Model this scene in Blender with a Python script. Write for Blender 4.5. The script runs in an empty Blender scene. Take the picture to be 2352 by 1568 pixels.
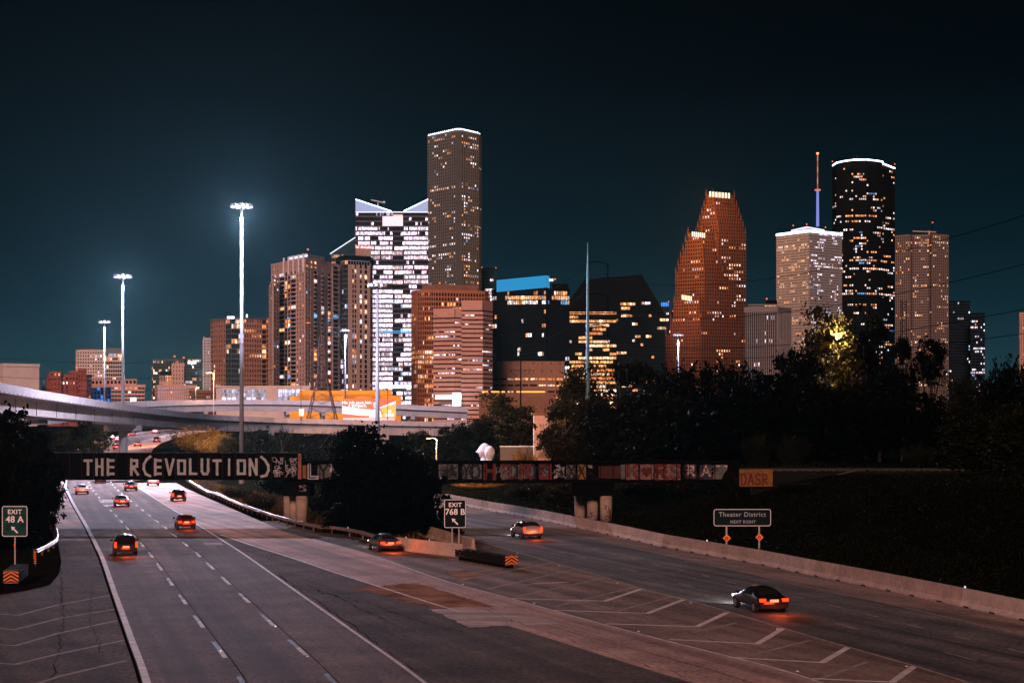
import bpy, math, random
import numpy as np
from mathutils import Vector, Matrix

rnd = random.Random(7)
nrs = np.random.RandomState(11)
scene = bpy.context.scene
col = scene.collection

# survey of the site: camera height, lens length in survey units, horizon and axis; used to place things at real depths
F, CX, HY, CH = 4180.0, 1176.0, 961.0, 10.8
def XW(px, Y): return (px - CX) / F * Y
def ZW(py, Y): return CH - (py - HY) / F * Y
def W(px, py, Y): return Vector((XW(px, Y), Y, ZW(py, Y)))
def G(px, py, z=0.0):
    Y = (CH - z) * F / (py - HY)
    return Vector((XW(px, Y), Y, z))

# ------------------------------------------------------------------ camera, world, sun, exposure
cd = bpy.data.cameras.new('camera')
cam = bpy.data.objects.new('camera', cd)
col.objects.link(cam)
cam.location = (0, 0, CH)
cam.rotation_euler = (math.radians(90), 0, 0)
cd.sensor_width = 36
cd.lens = 36 * F / 2352
cd.shift_y = (HY - 784) / 2352
cd.clip_start = 0.5
cd.clip_end = 30000
scene.camera = cam

world = bpy.data.worlds.new('World')
scene.world = world
world.use_nodes = True
wn = world.node_tree
wn.nodes.clear()
w_out = wn.nodes.new('ShaderNodeOutputWorld')
w_bg = wn.nodes.new('ShaderNodeBackground')
w_tc = wn.nodes.new('ShaderNodeTexCoord')
w_sep = wn.nodes.new('ShaderNodeSeparateXYZ')
w_ramp = wn.nodes.new('ShaderNodeValToRGB')
wn.links.new(w_tc.outputs['Generated'], w_sep.inputs[0])
wn.links.new(w_sep.outputs['Z'], w_ramp.inputs['Fac'])
wn.links.new(w_ramp.outputs['Color'], w_bg.inputs['Color'])
wn.links.new(w_bg.outputs[0], w_out.inputs['Surface'])
els = w_ramp.color_ramp.elements
SKY = [(0.0, (.022, .060, .078)), (.03, (.012, .042, .057)), (.06, (.0046, .0225, .034)), (.095, (.0022, .0120, .0188)),
       (.13, (.0015, .0075, .0120)), (.18, (.0006, .0028, .0048)), (.24, (.0002, .0010, .0018)), (1.0, (.0003, .0009, .0018))]
els[0].position, els[0].color = SKY[0][0], (*SKY[0][1], 1)
els[1].position, els[1].color = SKY[-1][0], (*SKY[-1][1], 1)
for p, c in SKY[1:-1]:
    e = els.new(p); e.color = (*c, 1)
w_bg.inputs['Strength'].default_value = 1.0

SUN_EL, SUN_AZ = math.radians(21), math.radians(-9)   # from behind the camera, a little to the left
sd = bpy.data.lights.new('night_glow_sun', 'SUN')
sd.energy = 2.7
sd.angle = math.radians(12)
sd.color = (1.0, .53, .425)
sun = bpy.data.objects.new('night_glow_sun', sd)
col.objects.link(sun)
sdir = Vector((math.sin(-SUN_AZ) * math.cos(SUN_EL), math.cos(SUN_AZ) * math.cos(SUN_EL), -math.sin(SUN_EL)))
sun.rotation_euler = sdir.to_track_quat('-Z', 'Y').to_euler()

vs = scene.view_settings
vs.view_transform = 'Standard'
vs.look = 'None'
vs.exposure = 0.0
vs.gamma = 1.0
vs.use_curve_mapping = False
cy = scene.cycles
cy.use_denoising = True
cy.denoiser = 'OPENIMAGEDENOISE'
cy.max_bounces = 4
cy.diffuse_bounces = 2
cy.glossy_bounces = 2
cy.transmission_bounces = 2
cy.volume_bounces = 0
cy.transparent_max_bounces = 4
cy.use_light_tree = True
cy.sample_clamp_indirect = 3.0
cy.caustics_reflective = False
cy.caustics_refractive = False

# ------------------------------------------------------------------ helpers
ORIG = {}
def tag(o, label=None, cat=None, group=None, kind=None):
    if label: o['label'] = label
    if cat: o['category'] = cat
    if group: o['group'] = group
    if kind: o['kind'] = kind
    return o

def thing(name, loc, label, cat, group=None):
    o = bpy.data.objects.new(name, None)
    o.empty_display_size = .5
    o.location = loc
    col.objects.link(o)
    ORIG[o.name] = Vector(loc)
    return tag(o, label, cat, group)

def link_mesh(name, me, parent=None, kind=None, loc=None):
    o = bpy.data.objects.new(name, me)
    col.objects.link(o)
    if parent is not None:
        o.parent = parent
        ORIG[o.name] = ORIG[parent.name].copy()
        if loc is not None: o.location = Vector(loc) - ORIG[parent.name]
    else:
        if loc is not None: o.location = loc
        ORIG[o.name] = Vector((0, 0, 0))
    if kind: o['kind'] = kind
    return o

class MB:
    def __init__(s): s.v, s.f, s.m, s.c = [], [], [], []
    def face(s, pts, m=0, c=None):
        n = len(s.v)
        s.v.extend([tuple(p) for p in pts]); s.f.append(tuple(range(n, n + len(pts)))); s.m.append(m); s.c.append(c or (0, 0, 0))
        return s
    def hexa(s, p, m=0, skip=()):
        # p: 8 corners, bottom 0-3 counter-clockwise, top 4-7
        n = len(s.v); s.v.extend([tuple(q) for q in p])
        for k, f in enumerate(((3, 2, 1, 0), (4, 5, 6, 7), (0, 1, 5, 4), (1, 2, 6, 5), (2, 3, 7, 6), (3, 0, 4, 7))):
            if k in skip: continue
            s.f.append(tuple(n + i for i in f)); s.m.append(m); s.c.append((0, 0, 0))
        return s
    def box(s, c, size, rz=0.0, m=0, skip=()):
        c = Vector(c); hx, hy, hz = size[0] / 2, size[1] / 2, size[2] / 2
        ca, sa = math.cos(rz), math.sin(rz); p = []
        for z in (-hz, hz):
            for x, y in ((-hx, -hy), (hx, -hy), (hx, hy), (-hx, hy)):
                p.append((c.x + x * ca - y * sa, c.y + x * sa + y * ca, c.z + z))
        return s.hexa(p, m, skip)
    def bar(s, a, b, w, h, m=0, up=(0, 0, 1)):
        a, b = Vector(a), Vector(b); d = (b - a).normalized(); up = Vector(up)
        if abs(d.dot(up)) > .98: up = Vector((0, 1, 0))
        x = d.cross(up).normalized(); y = x.cross(d)
        p = []
        for q in (a, b):
            for i, j in ((-1, -1), (1, -1), (1, 1), (-1, 1)):
                p.append(q + x * (w / 2 * i) + y * (h / 2 * j))
        return s.hexa(p, m)
    def tube(s, pts, r, n=6, m=0, cap=True):
        pts = [Vector(p) for p in pts]
        rr = r if isinstance(r, (list, tuple)) else [r] * len(pts)
        base = len(s.v); prev = None
        for i, p in enumerate(pts):
            d = (pts[min(i + 1, len(pts) - 1)] - pts[max(i - 1, 0)])
            d = d.normalized() if d.length > 1e-9 else Vector((0, 0, 1))
            if prev is None:
                up = Vector((0, 0, 1)) if abs(d.z) < .9 else Vector((1, 0, 0))
                x = d.cross(up).normalized()
            else:
                x = (prev - d * prev.dot(d)).normalized()
            prev = x; y = d.cross(x)
            for k in range(n):
                a = 2 * math.pi * k / n
                s.v.append(tuple(p + (x * math.cos(a) + y * math.sin(a)) * rr[i]))
        for i in range(len(pts) - 1):
            for k in range(n):
                a, b = base + i * n + k, base + i * n + (k + 1) % n
                s.f.append((a, b, b + n, a + n)); s.m.append(m); s.c.append((0, 0, 0))
        if cap:
            s.f.append(tuple(base + k for k in reversed(range(n)))); s.m.append(m); s.c.append((0, 0, 0))
            e = base + (len(pts) - 1) * n
            s.f.append(tuple(e + k for k in range(n))); s.m.append(m); s.c.append((0, 0, 0))
        return s
    def prism(s, poly, z0, z1, m=0, mt=None, bottom=True):
        n = len(poly); z0s = z0 if hasattr(z0, '__len__') else [z0] * n; z1s = z1 if hasattr(z1, '__len__') else [z1] * n
        b = len(s.v)
        for (x, y), z in zip(poly, z0s): s.v.append((x, y, z))
        for (x, y), z in zip(poly, z1s): s.v.append((x, y, z))
        for i in range(n):
            j = (i + 1) % n
            s.f.append((b + i, b + j, b + n + j, b + n + i)); s.m.append(m); s.c.append((0, 0, 0))
        s.f.append(tuple(b + n + i for i in range(n))); s.m.append(m if mt is None else mt); s.c.append((0, 0, 0))
        if bottom:
            s.f.append(tuple(b + i for i in reversed(range(n)))); s.m.append(m); s.c.append((0, 0, 0))
        return s
    def mesh(s, name, mats, origin=(0, 0, 0), smooth=False, colour=False):
        o = Vector(origin)
        me = bpy.data.meshes.new(name)
        me.from_pydata([(x - o.x, y - o.y, z - o.z) for x, y, z in s.v], [], s.f)
        for mt in (mats if isinstance(mats, (list, tuple)) else [mats]): me.materials.append(mt)
        me.polygons.foreach_set('material_index', s.m)
        if smooth: me.polygons.foreach_set('use_smooth', [True] * len(s.f))
        if colour:
            at = me.attributes.new('lit', 'FLOAT_COLOR', 'CORNER')
            arr = []
            for f, c in zip(s.f, s.c): arr.extend([c[0], c[1], c[2], 1.0] * len(f))
            at.data.foreach_set('color', arr)
        me.update()
        return me
    def build(s, name, mats, parent=None, kind=None, smooth=False, colour=False, origin=None):
        if parent is not None: o = ORIG[parent.name]
        elif origin is not None: o = Vector(origin)
        else: o = Vector((0, 0, 0))
        ob = link_mesh(name, s.mesh(name, mats, o, smooth, colour), parent, kind)
        if parent is None and origin is not None:
            ob.location = origin; ORIG[ob.name] = Vector(origin)
        return ob

def smoothpath(pts, step=3.0):
    pts = [Vector(p) for p in pts]; out = []
    for i in range(len(pts) - 1):
        p0, p1, p2, p3 = pts[max(i - 1, 0)], pts[i], pts[i + 1], pts[min(i + 2, len(pts) - 1)]
        n = max(1, int((p2 - p1).length / step))
        for k in range(n):
            t = k / n
            out.append(.5 * ((2 * p1) + (p2 - p0) * t + (2 * p0 - 5 * p1 + 4 * p2 - p3) * t * t + (3 * p1 - p0 - 3 * p2 + p3) * t ** 3))
    out.append(pts[-1])
    return out

def offs(path, a, dz=0.0):
    out = []
    for i, p in enumerate(path):
        d = path[min(i + 1, len(path) - 1)] - path[max(i - 1, 0)]
        nrm = Vector((d.y, -d.x, 0)).normalized()
        out.append(p + nrm * a + Vector((0, 0, dz)))
    return out

def ribbon(mb, A, B, m=0):
    for i in range(len(A) - 1):
        mb.face((A[i], B[i], B[i + 1], A[i + 1]), m)
    return mb

def interp(xs, ys, x):
    return float(np.interp(x, xs, ys))

# ------------------------------------------------------------------ materials
def nodes(name):
    m = bpy.data.materials.new(name); m.use_nodes = True
    nt = m.node_tree; b = nt.nodes['Principled BSDF']
    return m, nt, b

def mat(name, c, rough=.7, metal=0.0, var=.25, scale=1.0, bump=0.0, fine=8.0, c2=None, spec=.2, coords='pos', fw=.35, streak=None):
    m, nt, b = nodes(name)
    b.inputs['Roughness'].default_value = rough
    b.inputs['Metallic'].default_value = metal
    b.inputs['Specular IOR Level'].default_value = spec
    if coords == 'pos':
        g = nt.nodes.new('ShaderNodeNewGeometry'); src = g.outputs['Position']
    else:
        g = nt.nodes.new('ShaderNodeTexCoord'); src = g.outputs['Object']
    n1 = nt.nodes.new('ShaderNodeTexNoise'); n1.inputs['Scale'].default_value = scale; n1.inputs['Detail'].default_value = 5; n1.inputs['Roughness'].default_value = .65
    n2 = nt.nodes.new('ShaderNodeTexNoise'); n2.inputs['Scale'].default_value = scale * fine; n2.inputs['Detail'].default_value = 3
    nt.links.new(src, n1.inputs['Vector']); nt.links.new(src, n2.inputs['Vector'])
    mx = nt.nodes.new('ShaderNodeMix'); mx.data_type = 'FLOAT'; mx.inputs[0].default_value = fw
    nt.links.new(n1.outputs['Fac'], mx.inputs[2]); nt.links.new(n2.outputs['Fac'], mx.inputs[3])
    r = nt.nodes.new('ShaderNodeValToRGB')
    nt.links.new(mx.outputs[0], r.inputs['Fac'])
    lo = [max(0, x * (1 - var)) for x in (c2 or c)]; hi = [min(1, x * (1 + var)) for x in c]
    r.color_ramp.elements[0].position = .34; r.color_ramp.elements[0].color = (*lo, 1)
    r.color_ramp.elements[1].position = .66; r.color_ramp.elements[1].color = (*hi, 1)
    outc = r.outputs['Color']
    if streak:      # wheel tracks and drips drawn out along the traffic
        mp = nt.nodes.new('ShaderNodeMapping'); mp.vector_type = 'TEXTURE'; mp.inputs['Rotation'].default_value = (0, 0, math.radians(-streak[0])); mp.inputs['Scale'].default_value = (1.0, 45, 1)
        n3 = nt.nodes.new('ShaderNodeTexNoise'); n3.inputs['Scale'].default_value = streak[2] if len(streak) > 2 else .75; n3.inputs['Detail'].default_value = 4
        nt.links.new(src, mp.inputs['Vector']); nt.links.new(mp.outputs[0], n3.inputs['Vector'])
        mr = nt.nodes.new('ShaderNodeMapRange'); mr.inputs[1].default_value = .36; mr.inputs[2].default_value = .64; mr.inputs[3].default_value = 1 - streak[1]; mr.inputs[4].default_value = 1 + streak[1] * .5
        nt.links.new(n3.outputs['Fac'], mr.inputs[0])
        mm = nt.nodes.new('ShaderNodeMix'); mm.data_type = 'RGBA'; mm.blend_type = 'MULTIPLY'; mm.inputs[0].default_value = 1
        nt.links.new(outc, mm.inputs[6]); nt.links.new(mr.outputs[0], mm.inputs[7]); outc = mm.outputs[2]
    nt.links.new(outc, b.inputs['Base Color'])
    if bump:
        bp = nt.nodes.new('ShaderNodeBump'); bp.inputs['Strength'].default_value = bump; bp.inputs['Distance'].default_value = .05
        nt.links.new(n2.outputs['Fac'], bp.inputs['Height']); nt.links.new(bp.outputs[0], b.inputs['Normal'])
    return m

def emit(name, c, s, sample=False, blotch=0.0):
    m = bpy.data.materials.new(name); m.use_nodes = True
    nt = m.node_tree; nt.nodes.clear()
    o = nt.nodes.new('ShaderNodeOutputMaterial'); e = nt.nodes.new('ShaderNodeEmission')
    e.inputs['Color'].default_value = (*c, 1); e.inputs['Strength'].default_value = s
    nt.links.new(e.outputs[0], o.inputs['Surface'])
    m.cycles.emission_sampling = 'AUTO' if sample else 'NONE'
    return m

def window_mat(name, source):
    """lit room behind glass; the room's colour comes from the pane, broken up by blinds and furniture"""
    m, nt, b = nodes(name)
    b.inputs['Base Color'].default_value = (.02, .022, .025, 1); b.inputs['Roughness'].default_value = .15
    if source == 'attr':
        a = nt.nodes.new('ShaderNodeAttribute'); a.attribute_name = 'lit'; out = a.outputs['Color']
    else:
        a = nt.nodes.new('ShaderNodeObjectInfo'); out = a.outputs['Color']
    g = nt.nodes.new('ShaderNodeNewGeometry')
    mp = nt.nodes.new('ShaderNodeMapping'); mp.inputs['Scale'].default_value = (.9, .9, .45)
    nz = nt.nodes.new('ShaderNodeTexNoise'); nz.inputs['Scale'].default_value = .8; nz.inputs['Detail'].default_value = 3
    nt.links.new(g.outputs['Position'], mp.inputs['Vector']); nt.links.new(mp.outputs[0], nz.inputs['Vector'])
    mr = nt.nodes.new('ShaderNodeMapRange'); mr.inputs[1].default_value = .35; mr.inputs[2].default_value = .68; mr.inputs[3].default_value = .3; mr.inputs[4].default_value = 2.3
    nt.links.new(nz.outputs['Fac'], mr.inputs[0])
    nt.links.new(out, b.inputs['Emission Color']); nt.links.new(mr.outputs[0], b.inputs['Emission Strength'])
    m.cycles.emission_sampling = 'NONE'
    return m

M = {}
M['win'] = window_mat('window_light', 'attr')
M['win_o'] = window_mat('window_light_single', 'obj')
M['glass_dark'] = mat('glass_dark', (.006, .009, .012), .12, 0, .3, .12)
M['glass_teal'] = mat('glass_teal', (.02, .05, .06), .12, 0, .3, .12)
M['glass_blue'] = mat('glass_blue', (.015, .035, .06), .12, 0, .3, .12)
def stone(name, c, var=.12, scale=.15): 
    M[name] = mat(name, c, .9, 0, var, scale, 0, 9, spec=.03)
stone('stone_tan', (.56, .39, .34)); stone('stone_brown', (.34, .22, .17)); stone('stone_grey', (.165, .175, .17))
stone('stone_pink', (.58, .34, .27)); stone('stone_pale', (.60, .52, .47)); stone('brick_red', (.26, .075, .05), .3)
stone('brick_orange', (.42, .17, .09), .2); stone('brick_brown', (.22, .12, .075), .2); stone('stone_white', (.62, .66, .74))
stone('granite_red', (.11, .05, .032), .2); stone('mullion_white', (.10, .105, .13)); stone('metal_dark', (.0045, .005, .006)); stone('mullion_grey', (.10, .11, .12))
stone('granite_grey', (.15, .125, .11)); stone('concrete_dark', (.10, .09, .085)); stone('rib_grey', (.20, .20, .21)); stone('blue_clad', (.03, .10, .45))
stone('ochre_clad', (.62, .30, .04)); stone('spandrel_grey', (.11, .115, .12))
M['asphalt'] = mat('asphalt', (.125, .093, .083), .85, 0, .75, .3, .5, 15, spec=.05, fw=.6, streak=(-14.5, .4))
M['asphalt_old'] = mat('asphalt_old', (.092, .074, .062), .9, 0, .85, .25, .6, 17, spec=.03, fw=.58, streak=(-20, .3))
M['concrete_road'] = mat('concrete_road', (.40, .27, .235), .8, 0, .55, .2, .35, 20, spec=.04, fw=.5, streak=(-20, .42))
M['concrete_patch'] = mat('concrete_patch', (.40, .33, .31), .8, 0, .4, .5, .3, 20, spec=.03, streak=(-80, .4, .4))
M['concrete_gore'] = mat('concrete_gore', (.21, .155, .13), .85, 0, .6, .22, .35, 20, spec=.03, fw=.52, streak=(-20, .45))
M['stain'] = mat('oil_stain', (.31, .185, .145), .9, 0, .6, .5, .2, 16, spec=0)
M['grey_lane'] = mat('grey_lane', (.105, .097, .092), .8, 0, .7, .2, .4, 20, spec=.06, fw=.55, streak=(-19, .55))
M['seam'] = mat('seam_tar', (.008, .007, .006), .95, 0, .3, 2, spec=0)
M['paint'] = mat('road_paint', (.58, .54, .55), .7, 0, .4, 1.2, .1, 12, spec=.05)
M['paint_old'] = mat('road_paint_worn', (.29, .25, .225), .8, 0, .55, 1.5, .1, 14, spec=.03)
M['paint_black'] = mat('road_paint_black', (.02, .022, .024), .7, 0, .4, 1.5)
M['barrier'] = mat('barrier_concrete', (.33, .235, .19), .85, 0, .35, .5, .25, 8)
M['barrier2'] = mat('barrier_concrete_fresh', (.42, .33, .28), .85, 0, .25, .5, .25, 8)
M['pier'] = mat('pier_concrete', (.27, .205, .165), .85, 0, .3, .6, .25, 6)
M['girder_concrete'] = mat('girder_concrete', (.24, .21, .20), .85, 0, .22, .25, .15, 8)
M['parapet'] = mat('parapet_concrete', (.32, .29, .30), .85, 0, .18, .3, .15, 8)
M['dirt'] = mat('dirt', (.010, .008, .006), .95, 0, .5, .3, .6, 12, spec=.0)
M['grass_ground'] = mat('grass_ground', (.0032, .0032, .0016), .95, 0, .5, .25, .6, 14, spec=.0)
M['city_ground'] = mat('city_ground', (.05, .045, .04), .9, 0, .4, .02, 0, 9)
M['black_steel'] = mat('black_steel', (.0032, .003, .003), .85, 0, .5, 1.0, .1, 7, spec=0)
M['rust_steel'] = mat('rust_steel', (.014, .008, .006), .85, 0, .5, 1.6, .1, 7, spec=.05)
M['salmon_steel'] = mat('salmon_steel', (.20, .08, .06), .8, 0, .4, 2)
M['letter'] = mat('letter_paint', (.27, .28, .29), .8, 0, .28, 2.2, 0, 9)
M['letter_dim'] = mat('letter_paint_dim', (.15, .16, .17), .8, 0, .45, 2.2, 0, 9)
M['tag_grey'] = mat('tag_grey', (.075, .08, .078), .8, 0, .5, 1.4, 0, 9)  # tag colours darkened: shade on the right span is put into them
M['tag_red'] = mat('tag_red', (.085, .014, .012), .8, 0, .4, 1.4, 0, 9)
M['tag_black'] = mat('tag_black', (.008, .008, .009), .8, 0, .3, 1.4)
M['tag_blue'] = mat('tag_blue', (.02, .032, .05), .8, 0, .5, 1.4)
M['tag_ochre'] = mat('tag_ochre', (.16, .075, .02), .8, 0, .35, 1.4)
M['tag_pink'] = mat('tag_pink', (.15, .09, .085), .8, 0, .35, 1.4)
M['tag_white'] = mat('tag_white', (.30, .30, .32), .8, 0, .25, 1.4)
M['galv'] = mat('galvanised_steel', (.42, .41, .42), .38, .75, .2, 1.2, 0, 8)
M['galv_dull'] = mat('galvanised_dull', (.30, .30, .31), .55, .5, .25, 1.0, 0, 8)
M['pole_paint'] = mat('pole_grey', (.16, .17, .19), .5, .2, .15, .8)
M['pole_teal'] = mat('pole_teal', (.10, .22, .26), .5, .2, .2, .8)
M['wood_post'] = mat('wood_post', (.10, .06, .035), .9, 0, .4, 3)
M['sign_green'] = mat('sign_green', (.010, .055, .055), .6, 0, .6, 2.2, c2=(.006, .03, .03), spec=.05)
M['sign_dark'] = mat('sign_dark', (.004, .010, .012), .6, 0, .3, 1.3, spec=.05)
M['sign_white'] = mat('sign_white', (.82, .82, .88), .45, 0, .08, 2)
M['sign_orange'] = mat('sign_orange', (.80, .20, .04), .5, 0, .15, 4)
M['sign_black'] = mat('sign_black', (.012, .012, .012), .6, 0, .2, 3)
M['rubber'] = mat('black_rubber', (.006, .006, .0065), .85, 0, .3, 3)
M['bark'] = mat('bark', (.02, .014, .010), .95, 0, .4, 4, .4, 6)
M['statue'] = mat('statue_plaster', (.50, .46, .49), .7, 0, .08, 2)
M['siding'] = mat('siding', (.62, .42, .36), .8, 0, .1, 2)
M['wire'] = mat('wire', (.006, .006, .006), .95, spec=0)
M['lattice'] = mat('lattice_steel', (.12, .085, .08), .6, .3, .3, .5)
M['rail'] = mat('rail_steel', (.02, .024, .025), .7, .0, .2, 2)
M['ballast'] = mat('ballast', (.004, .004, .0035), .95, 0, .6, 2, .8, 8)

def leaf(name, c, var=.5, trans=.25):
    m, nt, b = nodes(name)
    b.inputs['Roughness'].default_value = .55
    b.inputs['Specular IOR Level'].default_value = .02
    oi = nt.nodes.new('ShaderNodeObjectInfo'); g = nt.nodes.new('ShaderNodeNewGeometry')
    n = nt.nodes.new('ShaderNodeTexNoise'); n.inputs['Scale'].default_value = 1.1; n.inputs['Detail'].default_value = 4
    nt.links.new(g.outputs['Position'], n.inputs['Vector'])
    r = nt.nodes.new('ShaderNodeValToRGB'); nt.links.new(n.outputs['Fac'], r.inputs['Fac'])
    r.color_ramp.elements[0].position = .3; r.color_ramp.elements[0].color = (*[x * (1 - var) for x in c], 1)
    r.color_ramp.elements[1].position = .72; r.color_ramp.elements[1].color = (*[x * (1 + var) for x in c], 1)
    nt.links.new(r.outputs[0], b.inputs['Base Color'])
    tr = nt.nodes.new('ShaderNodeBsdfTranslucent'); nt.links.new(r.outputs[0], tr.inputs['Color'])
    mx = nt.nodes.new('ShaderNodeMixShader'); mx.inputs[0].default_value = trans
    out = nt.nodes['Material Output']
    nt.links.new(b.outputs[0], mx.inputs[1]); nt.links.new(tr.outputs[0], mx.inputs[2]); nt.links.new(mx.outputs[0], out.inputs['Surface'])
    return m
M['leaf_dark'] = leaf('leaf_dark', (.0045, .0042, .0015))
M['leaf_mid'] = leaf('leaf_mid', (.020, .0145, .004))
M['leaf_olive'] = leaf('leaf_olive', (.19, .085, .014))  # orange of the lamp glow put into the leaf colour
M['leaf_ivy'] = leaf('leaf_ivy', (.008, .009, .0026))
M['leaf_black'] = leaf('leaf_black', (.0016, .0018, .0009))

# ------------------------------------------------------------------ ground
BAR_PTS = [(2308, 1411.6), (2182, 1385), (2038, 1354), (1901, 1327), (1753, 1296), (1624, 1273), (1505, 1251), (1431, 1233), (1341.6, 1214.5), (1221, 1189), (1112, 1170), (1011, 1150)]
bar_w = [Vector((34.5, 62, 0)), Vector((31.0, 80, 0))] + [G(*p) for p in BAR_PTS] + [Vector((-28, 300, 0)), Vector((-62, 400, 0))]
BY, BX = [p.y for p in bar_w], [p.x for p in bar_w]
def xb(y): return interp(BY, BX, y)
LEFT_PTS = [(329, 1568), (294, 1465), (258, 1361.5), (232.6, 1286), (218.6, 1255), (193.4, 1204.6), (168, 1160), (152.7, 1129), (148.5, 1116)]
lw = [Vector((-3.0, 22, 0)), Vector((-9.3, 50, 0))] + [G(*p) for p in LEFT_PTS] + [Vector((-79, 322, .15)), Vector((-91, 372, 1.2)), Vector((-103.7, 430, 2.9)),
      Vector((-112.9, 490, 4.1)), Vector((-117.9, 540, 5.0)), Vector((-120.5, 590, 6.1)), Vector((-120, 640, 6.8)), Vector((-116, 690, 7.4))]
LY = [p.y for p in lw]; LZ = [p.z for p in lw]
def zr(y): return interp(LY, LZ, y)
def sm(t):
    t = min(1, max(0, t)); return t * t * (3 - 2 * t)
def gz(x, y):
    z = zr(y)
    d = x - xb(min(y, 400))
    if y < 520 and x > -70:
        hill = (5.2 - 2.4 * sm((y - 205) / 35)) * sm((d - 1.2) / 30) + 2.0 * sm((d - 26) / 30) * sm((y - 200) / 30)
        z = z * (1 - sm((d - 1) / 20)) + max(z * sm((d - 1) / 20), hill)
    return z
gx = np.concatenate([np.linspace(-5900, -400, 8), np.arange(-300, -152, 24), np.arange(-150, 130, 3.0), np.arange(132, 300, 14), np.linspace(400, 5900, 8)])
gy = np.concatenate([[-190, -60, 0], np.arange(20, 340, 3.0), np.arange(345, 720, 12), np.linspace(800, 8800, 10)])
gv, gf = [], []
for y in gy:
    for x in gx:
        low = -.06 if y < 330 else -.4
        gv.append((x, y, gz(x, y) + low))
nx_, ny_ = len(gx), len(gy)
for j in range(ny_ - 1):
    for i in range(nx_ - 1):
        a = j * nx_ + i
        gf.append((a, a + 1, a + 1 + nx_, a + nx_))
me = bpy.data.meshes.new('ground'); me.from_pydata(gv, [], gf); me.materials.append(M['grass_ground'])
me.polygons.foreach_set('use_smooth', [True] * len(gf))
tag(link_mesh('ground', me), kind='structure')

# ------------------------------------------------------------------ roads
def strip(name, A, B, material, parent=None, z=0.0, struct=True):
    mb = MB(); ribbon(mb, [p + Vector((0, 0, z)) for p in A], [p + Vector((0, 0, z)) for p in B])
    o = mb.build(name, material, parent)
    if struct and parent is None: o['kind'] = 'structure'
    return o
ys_p = np.arange(16, 194, 4.0)
def left_bound(y): return interp([16, 90, 105, 112, 127, 156, 182, 215, 300, 330], [-40, -60, -62, -34, -35.5, -39.5, -46.5, -58, -78, -85], y)
pavA = [Vector((left_bound(y), y, 0)) for y in ys_p]; pavB = [Vector((xb(y) - .1, y, 0)) for y in ys_p]
road = strip('road', pavA, pavB, M['asphalt_old'])
leftp = smoothpath(lw, 3.0)
def cutp(path, y0, y1): return [p for p in path if y0 <= p.y <= y1]
main = strip('motorway_carriageway', offs(leftp, 0), offs(leftp, 11.4), M['asphalt'], z=.008)
strip('motorway_shoulder', offs(cutp(leftp, 160, 700), -3.2), offs(cutp(leftp, 160, 700), 0), M['concrete_road'], z=.004)
far_lane = strip('motorway_outer_lane', offs(cutp(leftp, 168, 700), 11.4), offs(cutp(leftp, 168, 700), 18.2), M['concrete_road'], z=.004)
# exit lane
exl = smoothpath([Vector((-29.5, 176, 0))] + [G(*p) for p in [(573, 1250.7), (662.6, 1278.8), (769, 1315), (835, 1336), (901, 1357), (1035.4, 1399)]] + [Vector((.9, 92, 0)), Vector((6.0, 78, 0)), Vector((14, 58, 0)), Vector((30, 22, 0))], 3.0)
exr = smoothpath([Vector((-24.6, 182, 0)), Vector((-17.6, 162, 0)), Vector((-11.0, 143, 0)), Vector((-4.9, 122, 0))] + [G(*p) for p in [(1162, 1373), (1361, 1429), (1515.5, 1469.6), (1599.5, 1490.6), (1807, 1543), (1865, 1564.6)]] + [Vector((20, 55, 0)), Vector((36, 22, 0))], 3.0)
def resample(path, n):
    L = [0]
    for a, b in zip(path, path[1:]): L.append(L[-1] + (b - a).length)
    out = []
    for k in range(n):
        t = L[-1] * k / (n - 1)
        out.append(Vector((interp(L, [p.x for p in path], t), interp(L, [p.y for p in path], t), interp(L, [p.z for p in path], t))))
    return out
eA, eB = resample(exl, 70), resample(exr, 70)
exit_lane = strip('exit_lane', eA, eB, M['concrete_road'], z=.012)
gore_b = resample(smoothpath([Vector((-3.3, 161, 0))] + [G(*p) for p in [(1176, 1265), (1266, 1291.6), (1386.5, 1325), (1473, 1352), (1599.5, 1384), (1800, 1444), (1948, 1487), (2099, 1530), (2221, 1568)]] + [Vector((24, 54, 0)), Vector((36, 22, 0))], 3.0), 70)
rl = smoothpath([Vector((36, 22, 0)), Vector((24, 54, 0))] + [G(*p) for p in [(2221, 1568), (2099, 1530), (1948, 1487), (1800, 1444), (1599.5, 1384), (1473, 1352), (1386.5, 1325), (1266, 1291.6), (1176, 1265)]] + [Vector((-3.3, 161, 0)), Vector((-10.5, 185, 0)), Vector((-20, 216, 0)), Vector((-25, 232, 0))], 3.0)
gore = strip('gore_pavement', resample(exr, 70)[12:], gore_b[12:], M['concrete_gore'], z=.005)
right_road = strip('ramp_carriageway', rl, offs(rl, 10.9), M['grey_lane'], z=.010)
strip('ramp_shoulder', offs(rl, 10.9), [Vector((xb(p.y) - .15, p.y, 0)) for p in offs(rl, 10.9)], M['concrete_gore'], z=.006)

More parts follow.
